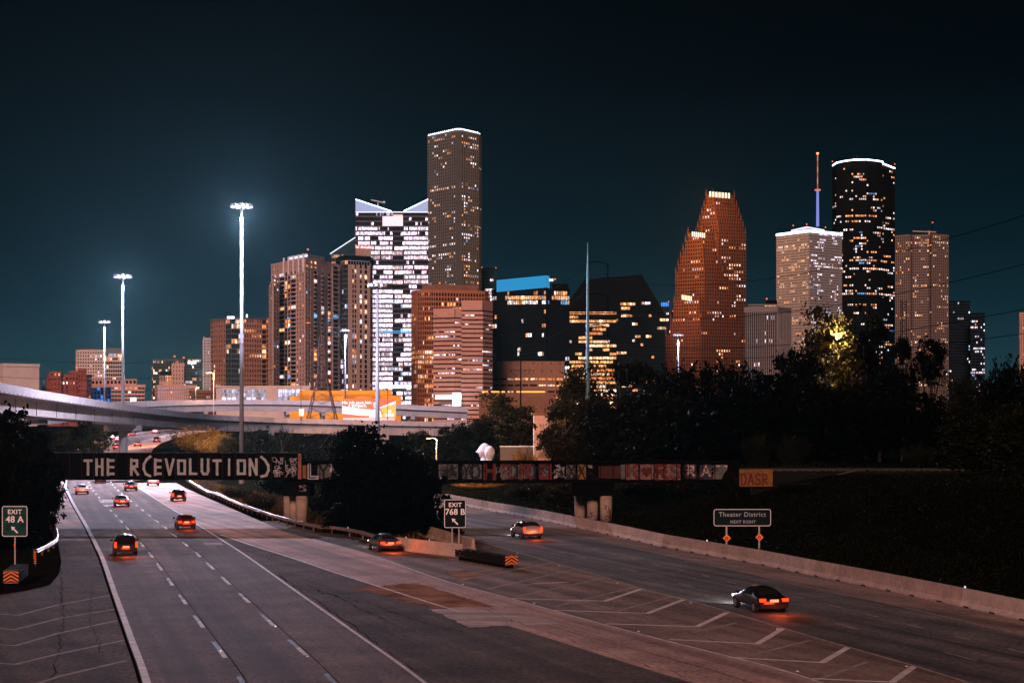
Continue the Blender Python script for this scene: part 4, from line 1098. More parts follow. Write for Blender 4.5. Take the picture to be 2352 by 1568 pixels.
q = [b.pt(610, 16), b.pt(624, 16), b.pt(624, 40), b.pt(610, 40)]; b.core(q, 0, ZW(733, 1310)); b.facade(q[0], q[1], 0, ZW(733, 1310), 2, nz, .55, .6, .5, p=.2, pal=ORNG); b.roof(q, ZW(733, 1310), 1.2, .5)
MB().tube([W(567, 731, 1310), W(567, 722, 1310)], .5, 6).build('roof_beacon', glow_white, b.t); b.done()

# --- big tan residential tower
b = Bld('tan_residential_tower', 'broad tan residential tower with balcony stacks and a pale lit crown', 700, 1200, 'stone_tan', seed=10, cat='tower')
Y = 1200; zt = ZW(596, Y); P4 = corner(b, 624, 700, 762, 55, 45); nz = 40; nzm = 38; b.core(P4, 0, zt)
zmain = ZW(618, Y)
W_ = dict(ww=.5, wh=.55, p=.1, pal=MIXD, run=.1); BAL = dict(ww=.93, wh=.74, d=.3, dspan=1.3, p=.14, pal=MIXD, run=.1); WID = dict(ww=.8, wh=.86, d=.35, p=.22, pal=WARM, run=.2)
b.split(P4[0], P4[1], 0, zmain, nzm, [(3, 3, W_), (2, 1, BAL), (2.2, 2, WID), (2, 1, BAL), (3, 3, W_)])
b.split(P4[1], P4[2], 0, zmain, nzm, [(2.4, 2, W_), (1.1, 1, dict(ww=.02, wh=.02, p=0)), (1.5, 1, BAL), (1.5, 1, dict(ww=.02, wh=.02, p=0)), (1.5, 1, BAL), (1.4, 1, dict(ww=.02, wh=.02, p=0)), (1.3, 1, BAL), (.6, 1, dict(ww=.02, wh=.02, p=0))])
b.split(P4[0], P4[1], zmain, zt, 2, [(3, 3, W_), (6.2, 2, dict(ww=.15, wh=.3, p=.2)), (3, 3, W_)])
b.split(P4[1], P4[2], zmain, zt, 2, [(4, 3, dict(ww=.4, wh=.5, p=.5, pal=ORNG)), (5, 2, dict(ww=.1, wh=.3, p=0))])
b.roof(P4, zt, 1.6, .7)
q = corner(b, 619, 627, 640, 70, 20); q = [(x, y) for x, y in q]; b.core(q, 0, ZW(640, Y)); b.facade(q[0], q[1], 0, ZW(640, Y), 2, nzm, .5, .55, .4, p=.1); b.facade(q[1], q[2], 0, ZW(640, Y), 2, nzm, .5, .55, .4, p=.1); b.roof(q, ZW(640, Y), 1.2, .5)
q = [b.pt(762, 40), b.pt(779, 52), b.pt(779, 80), b.pt(762, 80)]; b.core(q, 0, ZW(612, Y + 45)); b.facade(q[0], q[1], 0, ZW(612, Y + 45), 1, nzm, .7, .7, .4, p=.15, dspan=.9); b.roof(q, ZW(612, Y + 45), 2, .5)
for px in (652, 663, 674, 686, 697):
    d = 55 * (700 - px) / 76; c = W(px, 0, Y + d - 1.2); MB().box((c.x, c.y, zt - 2), (1.2, 1.2, 12)).build('crown_post', M['stone_white'], b.t)
cr = [b.pt(664, 32), b.pt(706, 8), b.pt(712, 40), b.pt(668, 55)]; MB().prism(cr, zt + 1.6, ZW(579, Y)).build('crown', M['stone_white'], b.t)
b.strip([b.pt(664, 31), b.pt(706, 7)], ZW(585, Y), 1.1, glow_soft, 'crown_light', .5); MB().prism([b.pt(711, 12), b.pt(746, 30), b.pt(740, 52), b.pt(708, 40)], zt + 1.6, ZW(581, Y)).build('roof_plant', M['stone_grey'], b.t)
for px, py, c in ((657, 668, (1, .3, .05)), (707, 741, (1, .25, .05)), (754, 737, (.05, .35, 1.0)), (756, 751, (1, .4, .3)), (664, 730, (.08, .4, 1)), (664, 752, (.1, .5, 1))):
    d = 55 * (700 - px) / 76 if px < 700 else 45 * (px - 700) / 62
    MB().box(W(px, py, Y + d - 2.0), (2.6, .3, .5)).build('balcony_light', emit('balcony_glow', c, 1.8), b.t)
b.warn(707, 573, 20); b.done()

# --- curved-corner tower and slanted glass behind it
b, P4, zt = simple('slant_glass_tower', 'grey glass tower with a slanting lit roof edge behind the tan towers', 758, 762, 816, 1450, 20, 0, 585, 1, 12, 8.5, 'mullion_grey', 'glass_teal', 11, done=False, ww=.85, wh=.8, d=.2, p=.12, pal=WARM, roofh=.3)
sl = [b.pt(758, 1), b.pt(816, 1), b.pt(816, 30), b.pt(758, 30)]; zz = [ZW(585, 1450), ZW(545, 1450), ZW(545, 1450), ZW(585, 1450)]
b.g.prism(sl, [ZW(586, 1450)] * 4, zz); b.strip([b.pt(758, .6), b.pt(770, .6), b.pt(816, .6)], [ZW(583, 1450), ZW(575, 1450), ZW(545, 1450)], .7, glow_soft, 'edge_light', .4); b.done()
b = Bld('curved_corner_tower', 'tan tower with curved glass corner and dark rounded cap', 800, 1250, 'stone_tan', seed=12, cat='tower')
b.wall = mat('stone_dusky_tan', (.40, .30, .25), .8, 0, .14, .15)
Y = 1250; zt = ZW(607, Y); pts = [b.pt(776, 22), b.pt(783, 10), b.pt(789, 3), b.pt(799, 0), b.pt(849, 10), b.pt(855, 30)]
poly = pts + [b.pt(855, 60), b.pt(780, 60)]; b.core(poly, 0, ZW(595, Y)); nz = 34
b.facade(pts[0], pts[1], 0, zt, 1, nz, .4, .5, .4, p=.1)
gw = MB()
b.facade(pts[1], pts[2], 0, zt, 2, nz, .93, .78, .2, p=.45, pal=COOL, wmb=gw, dspan=.7); b.facade(pts[2], pts[3], 0, zt, 3, nz, .93, .78, .2, p=.5, pal=COOL, wmb=gw, dspan=.7, run=.7); gw.build('bay_slabs', M['mullion_grey'], b.t)
b.split(pts[3], pts[4], 0, zt, nz, [(1.6, 1, dict(ww=.05, wh=.05, p=0)), (2, 2, dict(ww=.72, wh=.7, p=.42, pal=WARM)), (1.2, 1, dict(ww=.05, wh=.05, p=0)), (1.2, 1, dict(ww=.75, wh=.7, p=.5, pal=WHIT)), (.8, 1, dict(ww=.05, wh=.05, p=0)), (1.4, 1, dict(ww=.85, wh=.75, p=.6, pal=WARM, dspan=.8)), (1, 1, dict(ww=.05, wh=.05, p=0))])
b.facade(pts[4], pts[5], 0, ZW(600, Y), 2, nz, .4, .5, .4, p=.3, pal=WHIT)
for i in range(1, 4): b.facade(pts[i], pts[i + 1], zt, ZW(598, Y), (2, 3, 8)[i - 1], 1, .9, .95, .2, p=.9, pal=WARM, span=False, run=.9)
b.roof([(x, y) for x, y in poly], ZW(598, Y), 3.6, 1.2, M['metal_dark'], 'cap'); b.strip(pts[1:5], ZW(597.5, Y), .4, glow_soft, 'cap_light', .3)
MB().prism([b.pt(817, 12), b.pt(852, 16), b.pt(852, 40), b.pt(817, 40)], ZW(600, Y), ZW(566, Y)).build('penthouse', b.wall, b.t)
for px in (818, 824, 832, 840, 848): b.warn(px, 564, 12)
b.strip([b.pt(857, 29), b.pt(857, 30)], 60, .3, glow_soft, 'edge_light', .3); b.done()

# --- bright white glass tower with a V crown
b = Bld('white_glass_tower', 'brilliantly lit white glass tower with a V-shaped glowing crown', 900, 1700, 'mullion_white', 'glass_dark', 13, cat='tower')
Y = 1700; zt = ZW(488, Y); z0 = 0; nz = 45
L0, L1, R0_, R1 = b.pt(817), b.pt(902), b.pt(925), b.pt(983); poly = [L0, L1, b.pt(902, 3), b.pt(925, 3), R0_, R1, b.pt(983, 45), b.pt(817, 45)]; b.core(poly, 0, zt)
low = {j: .97 for j in range(0, 30)}; low.update({j: .88 for j in range(30, 42)}); low.update({j: .2 for j in (29, 34, 42, 43, 44)})
kw = dict(ww=.9, wh=.66, d=.45, dspan=.2, p=.5, pal=[(4, (1.9, 1.55, 1.9)), (1, (1.8, 1.2, 1.4))], run=.5, vary=.3)
b.facade(L0, L1, 0, zt, 29, nz, floors=low, **kw); b.facade(R0_, R1, 0, zt, 20, nz, floors=low, **kw)
b.facade(b.pt(902, 3), b.pt(925, 3), 0, zt, 5, nz, .92, .7, .3, floors={j: .92 for j in range(0, 41)}, p=.3, pal=WHIT, run=.8)
fl = MB(); b.facade(b.pt(813, 8), b.pt(817, 0), 0, ZW(520, Y), 2, 42, .9, .6, .3, p=.5, pal=WHIT, wmb=fl); fl.build('side_fins', M['mullion_grey'], b.t)
b.core([b.pt(812, 8), b.pt(817, .2), b.pt(817, 40), b.pt(812, 40)], 0, ZW(520, Y))
crown = emit('crown_glow', (.50, .62, 1.0), .8)
def vcrown(pa, pb, ya, yb):
    mb, fr = MB(), MB()
    q = [b.pt(pa, -.3), b.pt(pb, -.3), b.pt(pb, 2.5), b.pt(pa, 2.5)]; mb.prism(q, zt + .2, [ZW(ya, Y), ZW(yb, Y), ZW(yb, Y), ZW(ya, Y)]); mb.build('crown_screen', crown, b.t)
    n = int(abs(pb - pa) / 3)
    for k in range(n + 1):
        px = pa + (pb - pa) * k / n; zz = ZW(ya + (yb - ya) * k / n, Y); x, y = b.pt(px, -.7); fr.bar((x, y, zt), (x, y, zz + .6), .25, .25)
    fr.build('crown_fins', M['stone_white'], b.t, kind='stuff')
    b.strip([b.pt(pa, -1), b.pt(pb, -1)], [ZW(ya, Y) + .3, ZW(yb, Y) + .3], .7, glow_white, 'crown_edge_light', .5)
vcrown(817, 899, 459, 486); vcrown(927, 983, 486, 459)
b.strip([b.pt(817, -.8), b.pt(983, -.8)], zt + .2, .8, glow_soft, 'crown_edge_light', .5); b.strip([b.pt(817.5, -.8), b.pt(817.5, -.79)], 100, .1, glow_soft, 'edge_light', .3)
MB().box(W(902, 508, Y - 1), (19, .6, 9)).build('lit_hall', emit('lit_hall', (1, .72, .78), 1.3), b.t)
MB().box(W(914, 499, Y - .5), (9, .6, 5)).build('lit_hall', emit('lit_hall_warm', (1, .55, .42), 1.2), b.t)
for py in (760, 764): b.strip([b.pt(870, -.7), b.pt(950, -.7)], ZW(py, Y), .7, emit('teal_band', (.1, .5, .9), 1.0), 'teal_band', .4)
b.strip([b.pt(868, -2), b.pt(948, -2)], ZW(888, Y), 3.0, emit('lobby_glow', (1, .85, .8), 2.6), 'lobby_light', .8)
cr = thing('roof_crane', W(868, 470, Y + 2), 'small pale maintenance crane on the V-shaped crown', 'crane')
MB().bar(W(868, 474, Y + 1), W(868, 466, Y + 1), .8, .8).build('mast', M['stone_white'], cr); MB().bar(W(852, 459, Y + 1), W(884, 466, Y + 1), .8, .8).build('jib', M['stone_white'], cr); MB().box(W(882, 464, Y + 1), (2.2, 1.2, 1.4)).build('counterweight', M['stone_white'], cr)
b.warn(818, 458); b.warn(982, 457); b.done()

# --- tallest tower
b = Bld('tallest_tower', 'tallest tower, grey granite grid of square windows with a line of lights on its roof', 1053, 1900, 'stone_grey', 'glass_dark', 14, cat='tower')
Y = 1900; zt = ZW(303, Y); q = [b.pt(983, 42), b.pt(1047, 1), b.pt(1059, 0), b.pt(1099, 26), b.pt(1105, 40), b.pt(1105, 80), b.pt(983, 80)]; b.core(q, 0, zt); nz = 94
kw = dict(ww=.56, wh=.6, d=.6, pal=MIXD, run=.25)
b.facade(q[0], q[1], 0, zt, 13, nz, p=.12, floors={j: .55 for j in (92, 76, 68, 58, 46)}, **kw); b.facade(q[2], q[3], 0, zt, 8, nz, p=.2, floors={j: .6 for j in (92, 90, 76, 61, 40, 38, 48)}, **kw)
b.w.face(((*q[1], 0), (*q[2], 0), (*q[2], zt), (*q[1], zt))); b.w.prism([q[1], q[2], (q[2][0], q[2][1] + .5), (q[1][0], q[1][1] + .5)], 0, zt); b.facade(q[3], q[4], 0, zt, 2, nz, p=.05, **kw)
b.roof(q, zt, 2.0, .7)
ln = [b.pt(983, 41), b.pt(1047, 0), b.pt(1059, -1), b.pt(1099, 25), b.pt(1104, 40)]
b.strip(ln, zt + 2.2, .5, glow_soft, 'roof_edge_light', .6)
for i in range(len(ln) - 1):
    n = (14, 3, 9, 1)[i]
    for k in range(n):
        a = (k + .5) / n; x, y = ln[i][0] + (ln[i + 1][0] - ln[i][0]) * a, ln[i][1] + (ln[i + 1][1] - ln[i][1]) * a
        MB().box((x, y - .6, zt + 2.8), (.9, .9, 1.2)).build('roof_lamp', glow_white, b.t)
b.done()
b, P4, zt = simple('narrow_glass_tower', 'narrow dark glass tower tucked right of the tallest tower', 1104, 1106, 1141, 2000, 20, 0, 618, 1, 9, 7.5, 'metal_dark', 'glass_teal', 15, done=False, ww=.9, wh=.75, d=.2, p=.08, pal=COOL, floors={40: .95, 41: .9, 36: .8, 30: .7, 28: .6}); b.warn(1107, 614); b.warn(1139, 615); b.done()

# --- orange brick tower with rounded end, and striped pink tower
b = Bld('orange_brick_tower', 'orange brick grid tower with a rounded lit end in front of the tallest tower', 1000, 1400, 'brick_orange', 'glass_dark', 16, cat='tower')
Y = 1400; zt = ZW(672, Y); pts = [b.pt(946, 22), b.pt(951, 11), b.pt(960, 4), b.pt(975, 0), b.pt(1000, 1), b.pt(1060, 7), b.pt(1112, 14), b.pt(1121, 24)]; poly = pts + [b.pt(1121, 60), b.pt(950, 60)]
nz = 29; b.core(poly, 0, zt)
for k, n in enumerate((2, 3, 4, 6, 9, 8, 2)): b.facade(pts[k], pts[k + 1], 0, zt, n, nz, .66, .68, .5, p=.22 if k < 4 else .12, pal=ORNG, floors={14: .95, 15: .98, 16: .8, 25: .6, 10: .6, 11: .5, 7: .4} if k < 4 else {25: .7}, run=.4)
b.roof(poly, zt, 2.2, .6); MB().prism([b.pt(970, 12), b.pt(1010, 5), b.pt(1097, 14), b.pt(1097, 50), b.pt(970, 50)], zt + 2.2, ZW(652, Y)).build('roof_plant', M['brick_brown'], b.t)
for px in (972, 1010, 1098): b.warn(px, 650, 5)
b.done()
b = Bld('striped_pink_tower', 'salmon office block of horizontal stripes with two staggered parts', 1060, 1100, 'stone_pink', 'glass_dark', 17, cat='building')
Y = 1100; rows = 10.5 / F * Y
def band(poly, idx, zt, plain, seed, floors):
    b.core(poly, 0, zt); zc = zt - plain; nzb = round(zc / rows)
    for i, n in idx:
        b.facade(poly[i], poly[i + 1], 0, zc, n, nzb, .97, .30, .5, p=.10, pal=COOL, pier=False, floors=floors, run=.6)
        A, B = Vector((*poly[i], 0)), Vector((*poly[i + 1], 0)); u = (B - A).normalized(); n_ = Vector((u.y, -u.x, 0)) * .5
        b.w.face((A + n_ + Vector((0, 0, zc)), B + n_ + Vector((0, 0, zc)), B + n_ + Vector((0, 0, zt)), A + n_ + Vector((0, 0, zt))))
    b.roof(poly, zt, .6, .55)
band([b.pt(996, 10), b.pt(1045, 4), b.pt(1064, 6), b.pt(1064, 45), b.pt(996, 45)], [(0, 14), (1, 4)], ZW(709, Y), 19 / F * Y, 1, {13: .95, 17: .5, 14: .4, 6: .3})
band([b.pt(1060, 0), b.pt(1108, 1), b.pt(1130, 14), b.pt(1130, 50), b.pt(1060, 50)], [(0, 13), (1, 6)], ZW(692, Y), 20 / F * Y, 2, {14: .95, 10: .4, 6: .3})
b.strip([b.pt(1000, -3), b.pt(1060, -5)], ZW(912, Y), 2.6, emit('plaza_glow', (1, .8, .85), 2.2), 'entrance_light', .5)
MB().box(W(1049, 917, Y - 10), (5, .6, 8)).build('entrance_light', glow_white, b.t); b.done()

# --- dark glass block with the blue screen, brick block below
b = Bld('blue_screen_tower', 'dark glass block carrying a huge bright blue screen on its roof', 1220, 1500, 'mullion_grey', 'glass_dark', 18, cat='tower')
Y = 1500; zt = ZW(668, Y); poly = [b.pt(1130, 14), b.pt(1142, 8), b.pt(1254, 0), b.pt(1262, 2), b.pt(1308, 8), b.pt(1308, 50), b.pt(1130, 50)]; b.core(poly, 0, zt); b.wall = M['metal_dark']
nz = 30; fl_ = {29: .5, 28: .95, 27: .85, 12: .3, 11: .9, 10: .9, 9: .8, 13: .35}
for i, n in ((0, 2), (1, 24), (2, 2), (3, 9)): b.facade(poly[i], poly[i + 1], 0, zt, n, nz, .86, .78, .35, dspan=.1, p=.05, pal=MIXD, floors=fl_, run=.55)
b.roof(poly, zt, 2, .5); q = [b.pt(1140, 9), b.pt(1256, 1), b.pt(1262, 3), b.pt(1262, 25), b.pt(1142, 28)]
MB().prism(q, ZW(671, Y), [ZW(641, Y), ZW(631, Y), ZW(633, Y), ZW(633, Y), ZW(641, Y)]).build('screen_frame', M['metal_dark'], b.t)
A, B = Vector((*b.pt(1140.5, 6.5), 0)), Vector((*b.pt(1255.5, -1.5), 0)); MB().face([Vector((A.x, A.y, ZW(669.5, Y))), Vector((B.x, B.y, ZW(660.5, Y))), Vector((B.x, B.y, ZW(632.5, Y))), Vector((A.x, A.y, ZW(642, Y)))]).build('blue_screen', screen_blue, b.t)
MB().face([Vector((*b.pt(1255.8, -1.4), ZW(660.5, Y))), Vector((*b.pt(1262.3, 1.5), ZW(662, Y))), Vector((*b.pt(1262.3, 1.5), ZW(634, Y))), Vector((*b.pt(1255.8, -1.4), ZW(632.5, Y)))]).build('blue_screen', screen_blue, b.t)
q = [b.pt(1268, 6), b.pt(1306, 9), b.pt(1306, 40), b.pt(1268, 40)]; MB().prism(q, zt, ZW(650, Y)).build('roof_plant', M['metal_dark'], b.t)
MB().box(W(1266, 643, Y), (3.5, 1, 2)).build('roof_lamp', glow_soft, b.t); b.warn(1275, 641, 4); b.done()
b = Bld('brick_block', 'low plain brown brick block below the blue-screen tower', 1210, 1200, 'brick_brown', 'glass_dark', 19, cat='building')
Y = 1200; zt = ZW(832, Y); q = [b.pt(1131, 6), b.pt(1215, 0), b.pt(1296, 4), b.pt(1296, 45), b.pt(1131, 45)]; b.core(q, 0, zt); b.wall = mat('brick_tan_brown', (.30, .17, .11), .85, 0, .15, .2)
for i, n in ((0, 5), (1, 4)):
    A, B = q[i], q[i + 1]
    b.facade(A, B, ZW(868, Y), zt, n, 2, .12, .2, .5, p=.0); b.facade(A, B, 0, ZW(868, Y), n, 9, .8, .28, .5, p=.3, pal=ORNG)
b.roof(q, zt, .8, .6); b.done()
b = Bld('lit_canopy', 'low dark roof edged with a long orange strip light before the brick block', 1190, 1050, 'brick_brown', seed=20, cat='building')
b.w.prism([b.pt(1100, 0), b.pt(1275, 0), b.pt(1275, 30), b.pt(1100, 30)], 0, ZW(902, 1050))
for a, c in ((1107, 1124), (1128, 1147), (1152, 1160), (1186, 1252)): b.strip([b.pt(a, -.6), b.pt(c, -.6)], ZW(899.5, 1050), .7, glow_orange, 'strip_light', .5)
b.done()

# --- black gabled glass tower
b = Bld('gabled_glass_tower', 'black glass tower with steep sloping roofs and glowing orange floors', 1410, 1700, 'metal_dark', 'glass_dark', 21, cat='tower')
Y = 1700
def gab(pl, pr, ybase, ridge, d, seed, nx, floors, p, nz):
    zt = ZW(ybase, Y + d); q = [b.pt(pl, d), b.pt(pr, d), b.pt(pr, d + 45), b.pt(pl, d + 45)]; b.core(q, 0, zt)
    b.facade(q[0], q[1], 0, zt, nx, nz, .93, .62, .3, p=p, pal=ORNG, floors=floors, run=.6, dspan=.35)
    mb = MB(); (r0, y0), (r1, y1) = ridge
    x0, x1 = b.pt(r0, d + 8), b.pt(r1, d + 8); e0, e1 = b.pt(r0, d + 40), b.pt(r1, d + 40)
    za, zb = ZW(y0, Y), ZW(y1, Y); bot = [(*k, zt) for k in q]; top = [(*x0, za), (*x1, zb), (*e1, zb), (*e0, za)]
    mb.hexa(bot + top); mb.build('sloping_roof', M['metal_dark'], b.t)
gab(1289, 1416, 716, ((1342, 641), (1404, 634)), 0, 1, 16, {**{j: .95 for j in (9, 11, 13, 14, 16, 17, 22, 21, 28)}, **{j: .7 for j in (5, 6, 7, 8, 10, 12, 15, 18, 20)}}, .35, 29)
gab(1414, 1528, 722, ((1404, 634), (1474, 627)), 6, 2, 18, {27: .3, 24: .25, 10: .7, 9: .5, 8: .4, 26: .2}, .08, 28)
for (px, py, n) in ((1425, 698, 5), (1427, 708, 3), (1474, 696, 3)):
    for k in range(n): b.p.face([W(px + a + k * 7, c, Y + 6 - .5) for a, c in ((0, py + 3), (6, py + 3), (6, py - 3), (0, py - 3))], 0, pick(ORNG if px < 1460 else COOL, b.r))
b.strip([b.pt(1290, -1), b.pt(1414, -1)], ZW(719, Y), 1.2, emit('eave_glow', (.6, .07, .03), .35), 'eave_light', .5); b.done()
b, P4, zt = simple('blue_top_tower', 'sliver of a distant tower with a blue lit top behind the black gables', 1515, 1516, 1537, 2300, 20, 0, 704, 1, 6, 7, 'metal_dark', 'glass_blue', 22, done=False, ww=.8, wh=.7, d=.2, p=.1, pal=COOL)
for k in range(5): b.strip([b.pt(1519 + k * 3.6, -1), b.pt(1521 + k * 3.6, -1)], ZW(699, 2300), 5, emit('blue_fin', (.05, .3, 1.0), 1.6), 'blue_fin', .6)
b.warn(1536, 692); b.done()
b, P4, zt = simple('far_dark_tower', 'sliver of a dark distant tower left of the stepped red tower', 1536, 1537, 1549, 2200, 20, 0, 719, 1, 3, 8, 'metal_dark', 'glass_blue', 23, done=False, ww=.8, wh=.7, d=.2, p=.1, pal=COOL); b.warn(1545, 714); b.done()

# --- stepped red granite tower
b = Bld('stepped_red_tower', 'red granite tower of stepped gables with floodlit peaks', 1630, 1800, 'granite_red', 'glass_dark', 24, cat='tower')
Y = 1800; pin = []
def tier(xl, xm, xr, yb, yt, dep, colpx=5.6):
    A, C, B = b.pt(xl, dep + (xm - xl) * .35), b.pt(xm, dep), b.pt(xr, dep + (xr - xm) * .25); D_ = (A[0] + B[0] - C[0], A[1] + B[1] - C[1]); q = [A, C, B, D_]
    z0, z1 = (0 if yb is None else ZW(yb, Y)), ZW(yt, Y); nz = max(1, round((z1 - z0) / (8.0 / F * Y))); b.core(q, z0, z1)
    b.facade(A, C, z0, z1, max(2, round((xm - xl) / colpx)), nz, .55, .58, .6, p=.13, pal=MIXD, run=.5); b.facade(C, B, z0, z1, max(2, round((xr - xm) / colpx)), nz, .55, .58, .6, p=.13, pal=MIXD, run=.55)
    b.roof(q, z1, .8, .7)
    for c in (A, C, B): pin.append((c, z1))
    return q
tier(1590, 1650, 1713, None, 545, 18)
for k in range(6):
    t = k / 6; tier(1598 + 29 * t, 1651 - 16 * t, 1712 - 30 * t, 545 - 16 * k if k else 545, 529 - 16 * k if k < 5 else 441, 18 + k * 1.2)
tier(1552, 1618, 1690, None, 640, 8)
for k in range(6):
    t = k / 6; tier(1552 + 34 * t, 1618 - 8 * t, 1660 - 18 * t, 640 - 18 * k if k else 640, 622 - 18 * k, 8 + k * 1.0)
tier(1530, 1610, 1700, None, 770, 0); tier(1540, 1608, 1690, 770, 730, 2); tier(1548, 1606, 1680, 730, 690, 4)
mb = MB()
for (c, z) in pin: mb.tube([(c[0], c[1], z), (c[0], c[1], z + 7)], [1.0, .15], 4)
mb.build('pinnacles', M['granite_red'], b.t, kind='stuff')
for (x0, x1, y0, y1, d) in ((1629, 1679, 440, 452, 14), (1589, 1621, 532, 543, 4), (1566, 1590, 677, 688, -1)):
    for k in range(7):
        a = x0 + (x1 - x0) * k / 7; c = a + (x1 - x0) / 11; s_ = (y1 - y0) * .35 * k / 7
        MB().face([W(a, y1 + s_, Y + d), W(c, y1 + s_, Y + d), W(c, y0 + s_, Y + d), W(a, y0 + s_, Y + d)]).build('flood_lamp', glow_flood, b.t)
    ld = bpy.data.lights.new('flood_light', 'POINT'); ld.energy = 130000; ld.color = (1, .34, .09); ld.shadow_soft_size = 3
    lo = bpy.data.objects.new('flood_light', ld); col.objects.link(lo); lo.parent = b.t; lo.location = W((x0 + x1) / 2 - 34, (y0 + y1) / 2 + 14, Y + d - 22) - ORIG[b.t.name]
b.done()

# --- right group
b, P4, zt = simple('ribbed_grey_block', 'grey block of vertical ribs with a rooftop pavilion', 1712, 1785, 1815, 1400, 8, 22, 716, 15, 9, 9, 'rib_grey', 'glass_dark', 25, done=False, ww=.5, wh=.93, d=1.1, dspan=.2, p=.05, pal=WHIT, floors={12: .35, 13: .25, 5: .3}, roofh=4)
q = [b.pt(1719, 10), b.pt(1785, 6), b.pt(1785, 40), b.pt(1719, 40)]; b.core(q, zt + 4, ZW(700, 1400)); b.facade(q[0], q[1], zt + 4, ZW(700, 1400), 14, 1, .8, .5, .3, p=.5, pal=ORNG); b.roof(q, ZW(700, 1400), 1, .6)
MB().hexa([(*b.pt(1757, 15), ZW(697, 1400)), (*b.pt(1785, 15), ZW(697, 1400)), (*b.pt(1785, 35), ZW(697, 1400)), (*b.pt(1757, 35), ZW(697, 1400)), (*b.pt(1762, 22), ZW(685, 1400)), (*b.pt(1785, 22), ZW(685, 1400)), (*b.pt(1785, 30), ZW(685, 1400)), (*b.pt(1762, 30), ZW(685, 1400))]).build('hipped_roof', M['metal_dark'], b.t); b.warn(1761, 686, 15); b.done()
b, P4, zt = simple('white_antenna_tower', 'pale tower with a glowing white roof line and tall antenna mast', 1784, 1859, 1933, 1800, 40, 34, 534, 25, 26, 6.2, 'stone_white', 'glass_dark', 26, done=False, ww=.62, wh=.55, d=.5, p=.2, pal=WARM, kl=dict(p=.24, pal=ORNG), kr=dict(ww=.85, wh=.5, p=.2, pal=WHIT))
b.w, w0 = MB(), b.w; w0.build('wall', mat('stone_soft_grey', (.33, .35, .38), .8, 0, .1, .15), b.t)
edge = [b.pt(1783, 40), b.pt(1859, -1), b.pt(1934, 33)]; b.strip(edge, zt + 1.6, 2.2, glow_white, 'roof_edge_light', .8)
q = corner(b, 1821, 1857, 1897, 34, 30); q = [(x, y + 10) for x, y in q]; MB().prism(q, zt + 1.5, ZW(520, 1800)).build('crown', M['stone_white'], b.t)
b.strip([q[0], q[1], q[2]], ZW(519, 1800), 1.0, glow_soft, 'crown_light', .6)
for px, py, d in ((1822, 518, 40), (1853, 515, 8), (1876, 518, 20), (1896, 522, 36)): b.warn(px, py, d)
x = W(1878, 0, 1815)
MB().tube([(x.x, 1815, ZW(520, 1815)), (x.x, 1815, ZW(437, 1815))], [1.5, 1.2], 8).build('antenna_base', emit('antenna_glow', (.32, .36, 1.0), .75), b.t)
MB().tube([(x.x, 1815, ZW(438, 1815)), (x.x, 1815, ZW(435, 1815))], 3.0, 10).build('antenna_collar', emit('antenna_collar', (1, .3, .2), .8), b.t)
for k in range(6):
    MB().tube([(x.x, 1815, ZW(435 - k * 13, 1815)), (x.x, 1815, ZW(422.2 - k * 13, 1815))], .6, 6).build('antenna_section', M['stone_white'] if k % 2 else M['sign_orange'], b.t)
MB().tube([W(1878, 355, 1815), W(1878, 351, 1815)], [.9, 1.5], 6).build('warning_light', emit('antenna_red', (1, .2, .08), 5), b.t); b.done()

b = Bld('dark_round_tower', 'tall black glass tower with rounded front and white roof outline', 1980, 1900, 'metal_dark', 'glass_dark', 27, cat='tower')
Y = 1900; zt = ZW(369, Y); pts = [b.pt(1912, 26), b.pt(1921, 11), b.pt(1937, 4), b.pt(1960, 0), b.pt(1990, 0), b.pt(2014, 5), b.pt(2027, 10), b.pt(2029, 16), b.pt(2055, 30)]; poly = pts + [b.pt(2055, 80), b.pt(1915, 80)]; b.core(poly, 0, zt); nz = 94
fl_ = {j: .55 for j in (76, 74, 70, 68)}; fl_.update({48: .9, 44: .6, 57: .8, 60: .7, 25: .5})
for k, n in enumerate((3, 4, 5, 7, 5, 3, 1, 6)): b.facade(pts[k], pts[k + 1], 0, ZW(385, Y), n, nz, .7, .6, .2, p=.13, pal=MIXD, floors=fl_, run=.45)
b.strip([(x, y - 1) for x, y in pts], [ZW(v, Y) for v in (373, 371, 369.5, 367.5, 367, 368, 369, 372, 378)], 1.3, glow_white, 'roof_outline_light', .8); b.roof(poly, zt - 1, 1, .3)
for px, py in ((1961, 361), (1968, 358), (1975, 361)): MB().bar(W(px, 368, Y + 30), W(px, py, Y + 30), .5, .5).build('antenna', M['stone_grey'], b.t)
b.warn(1912, 371, 24); b.warn(2055, 377, 28); b.done()

b = Bld('grey_granite_tower', 'dusky granite tower with a square window grid and a roof crane at the right', 2110, 1750, 'granite_grey', 'glass_dark', 28, cat='tower')
b.wall = mat('granite_dusky', (.18, .155, .15), .8, 0, .12, .15)
Y = 1750; zt = ZW(541, Y); pts = [b.pt(2057, 20), b.pt(2090, 8), b.pt(2096, 14), b.pt(2134, 10), b.pt(2142, 2), b.pt(2178, 14)]; poly = pts + [b.pt(2178, 60), b.pt(2057, 60)]; b.core(poly, 0, zt); nz = 72
for k, n in enumerate((7, 1, 8, 1, 8)): b.facade(pts[k], pts[k + 1], 0, zt, n, nz, .55, .55, .5, p=.14, pal=ORNG, floors={69: .9, 66: .4, 54: .3, 32: .3, 20: .5, 15: .5}, run=.35)
b.roof(poly, zt, 2, .6)
cr = thing('rooftop_crane', W(2130, 538, Y + 20), 'low orange-tinted crane on the roof of the dusky granite tower', 'crane')
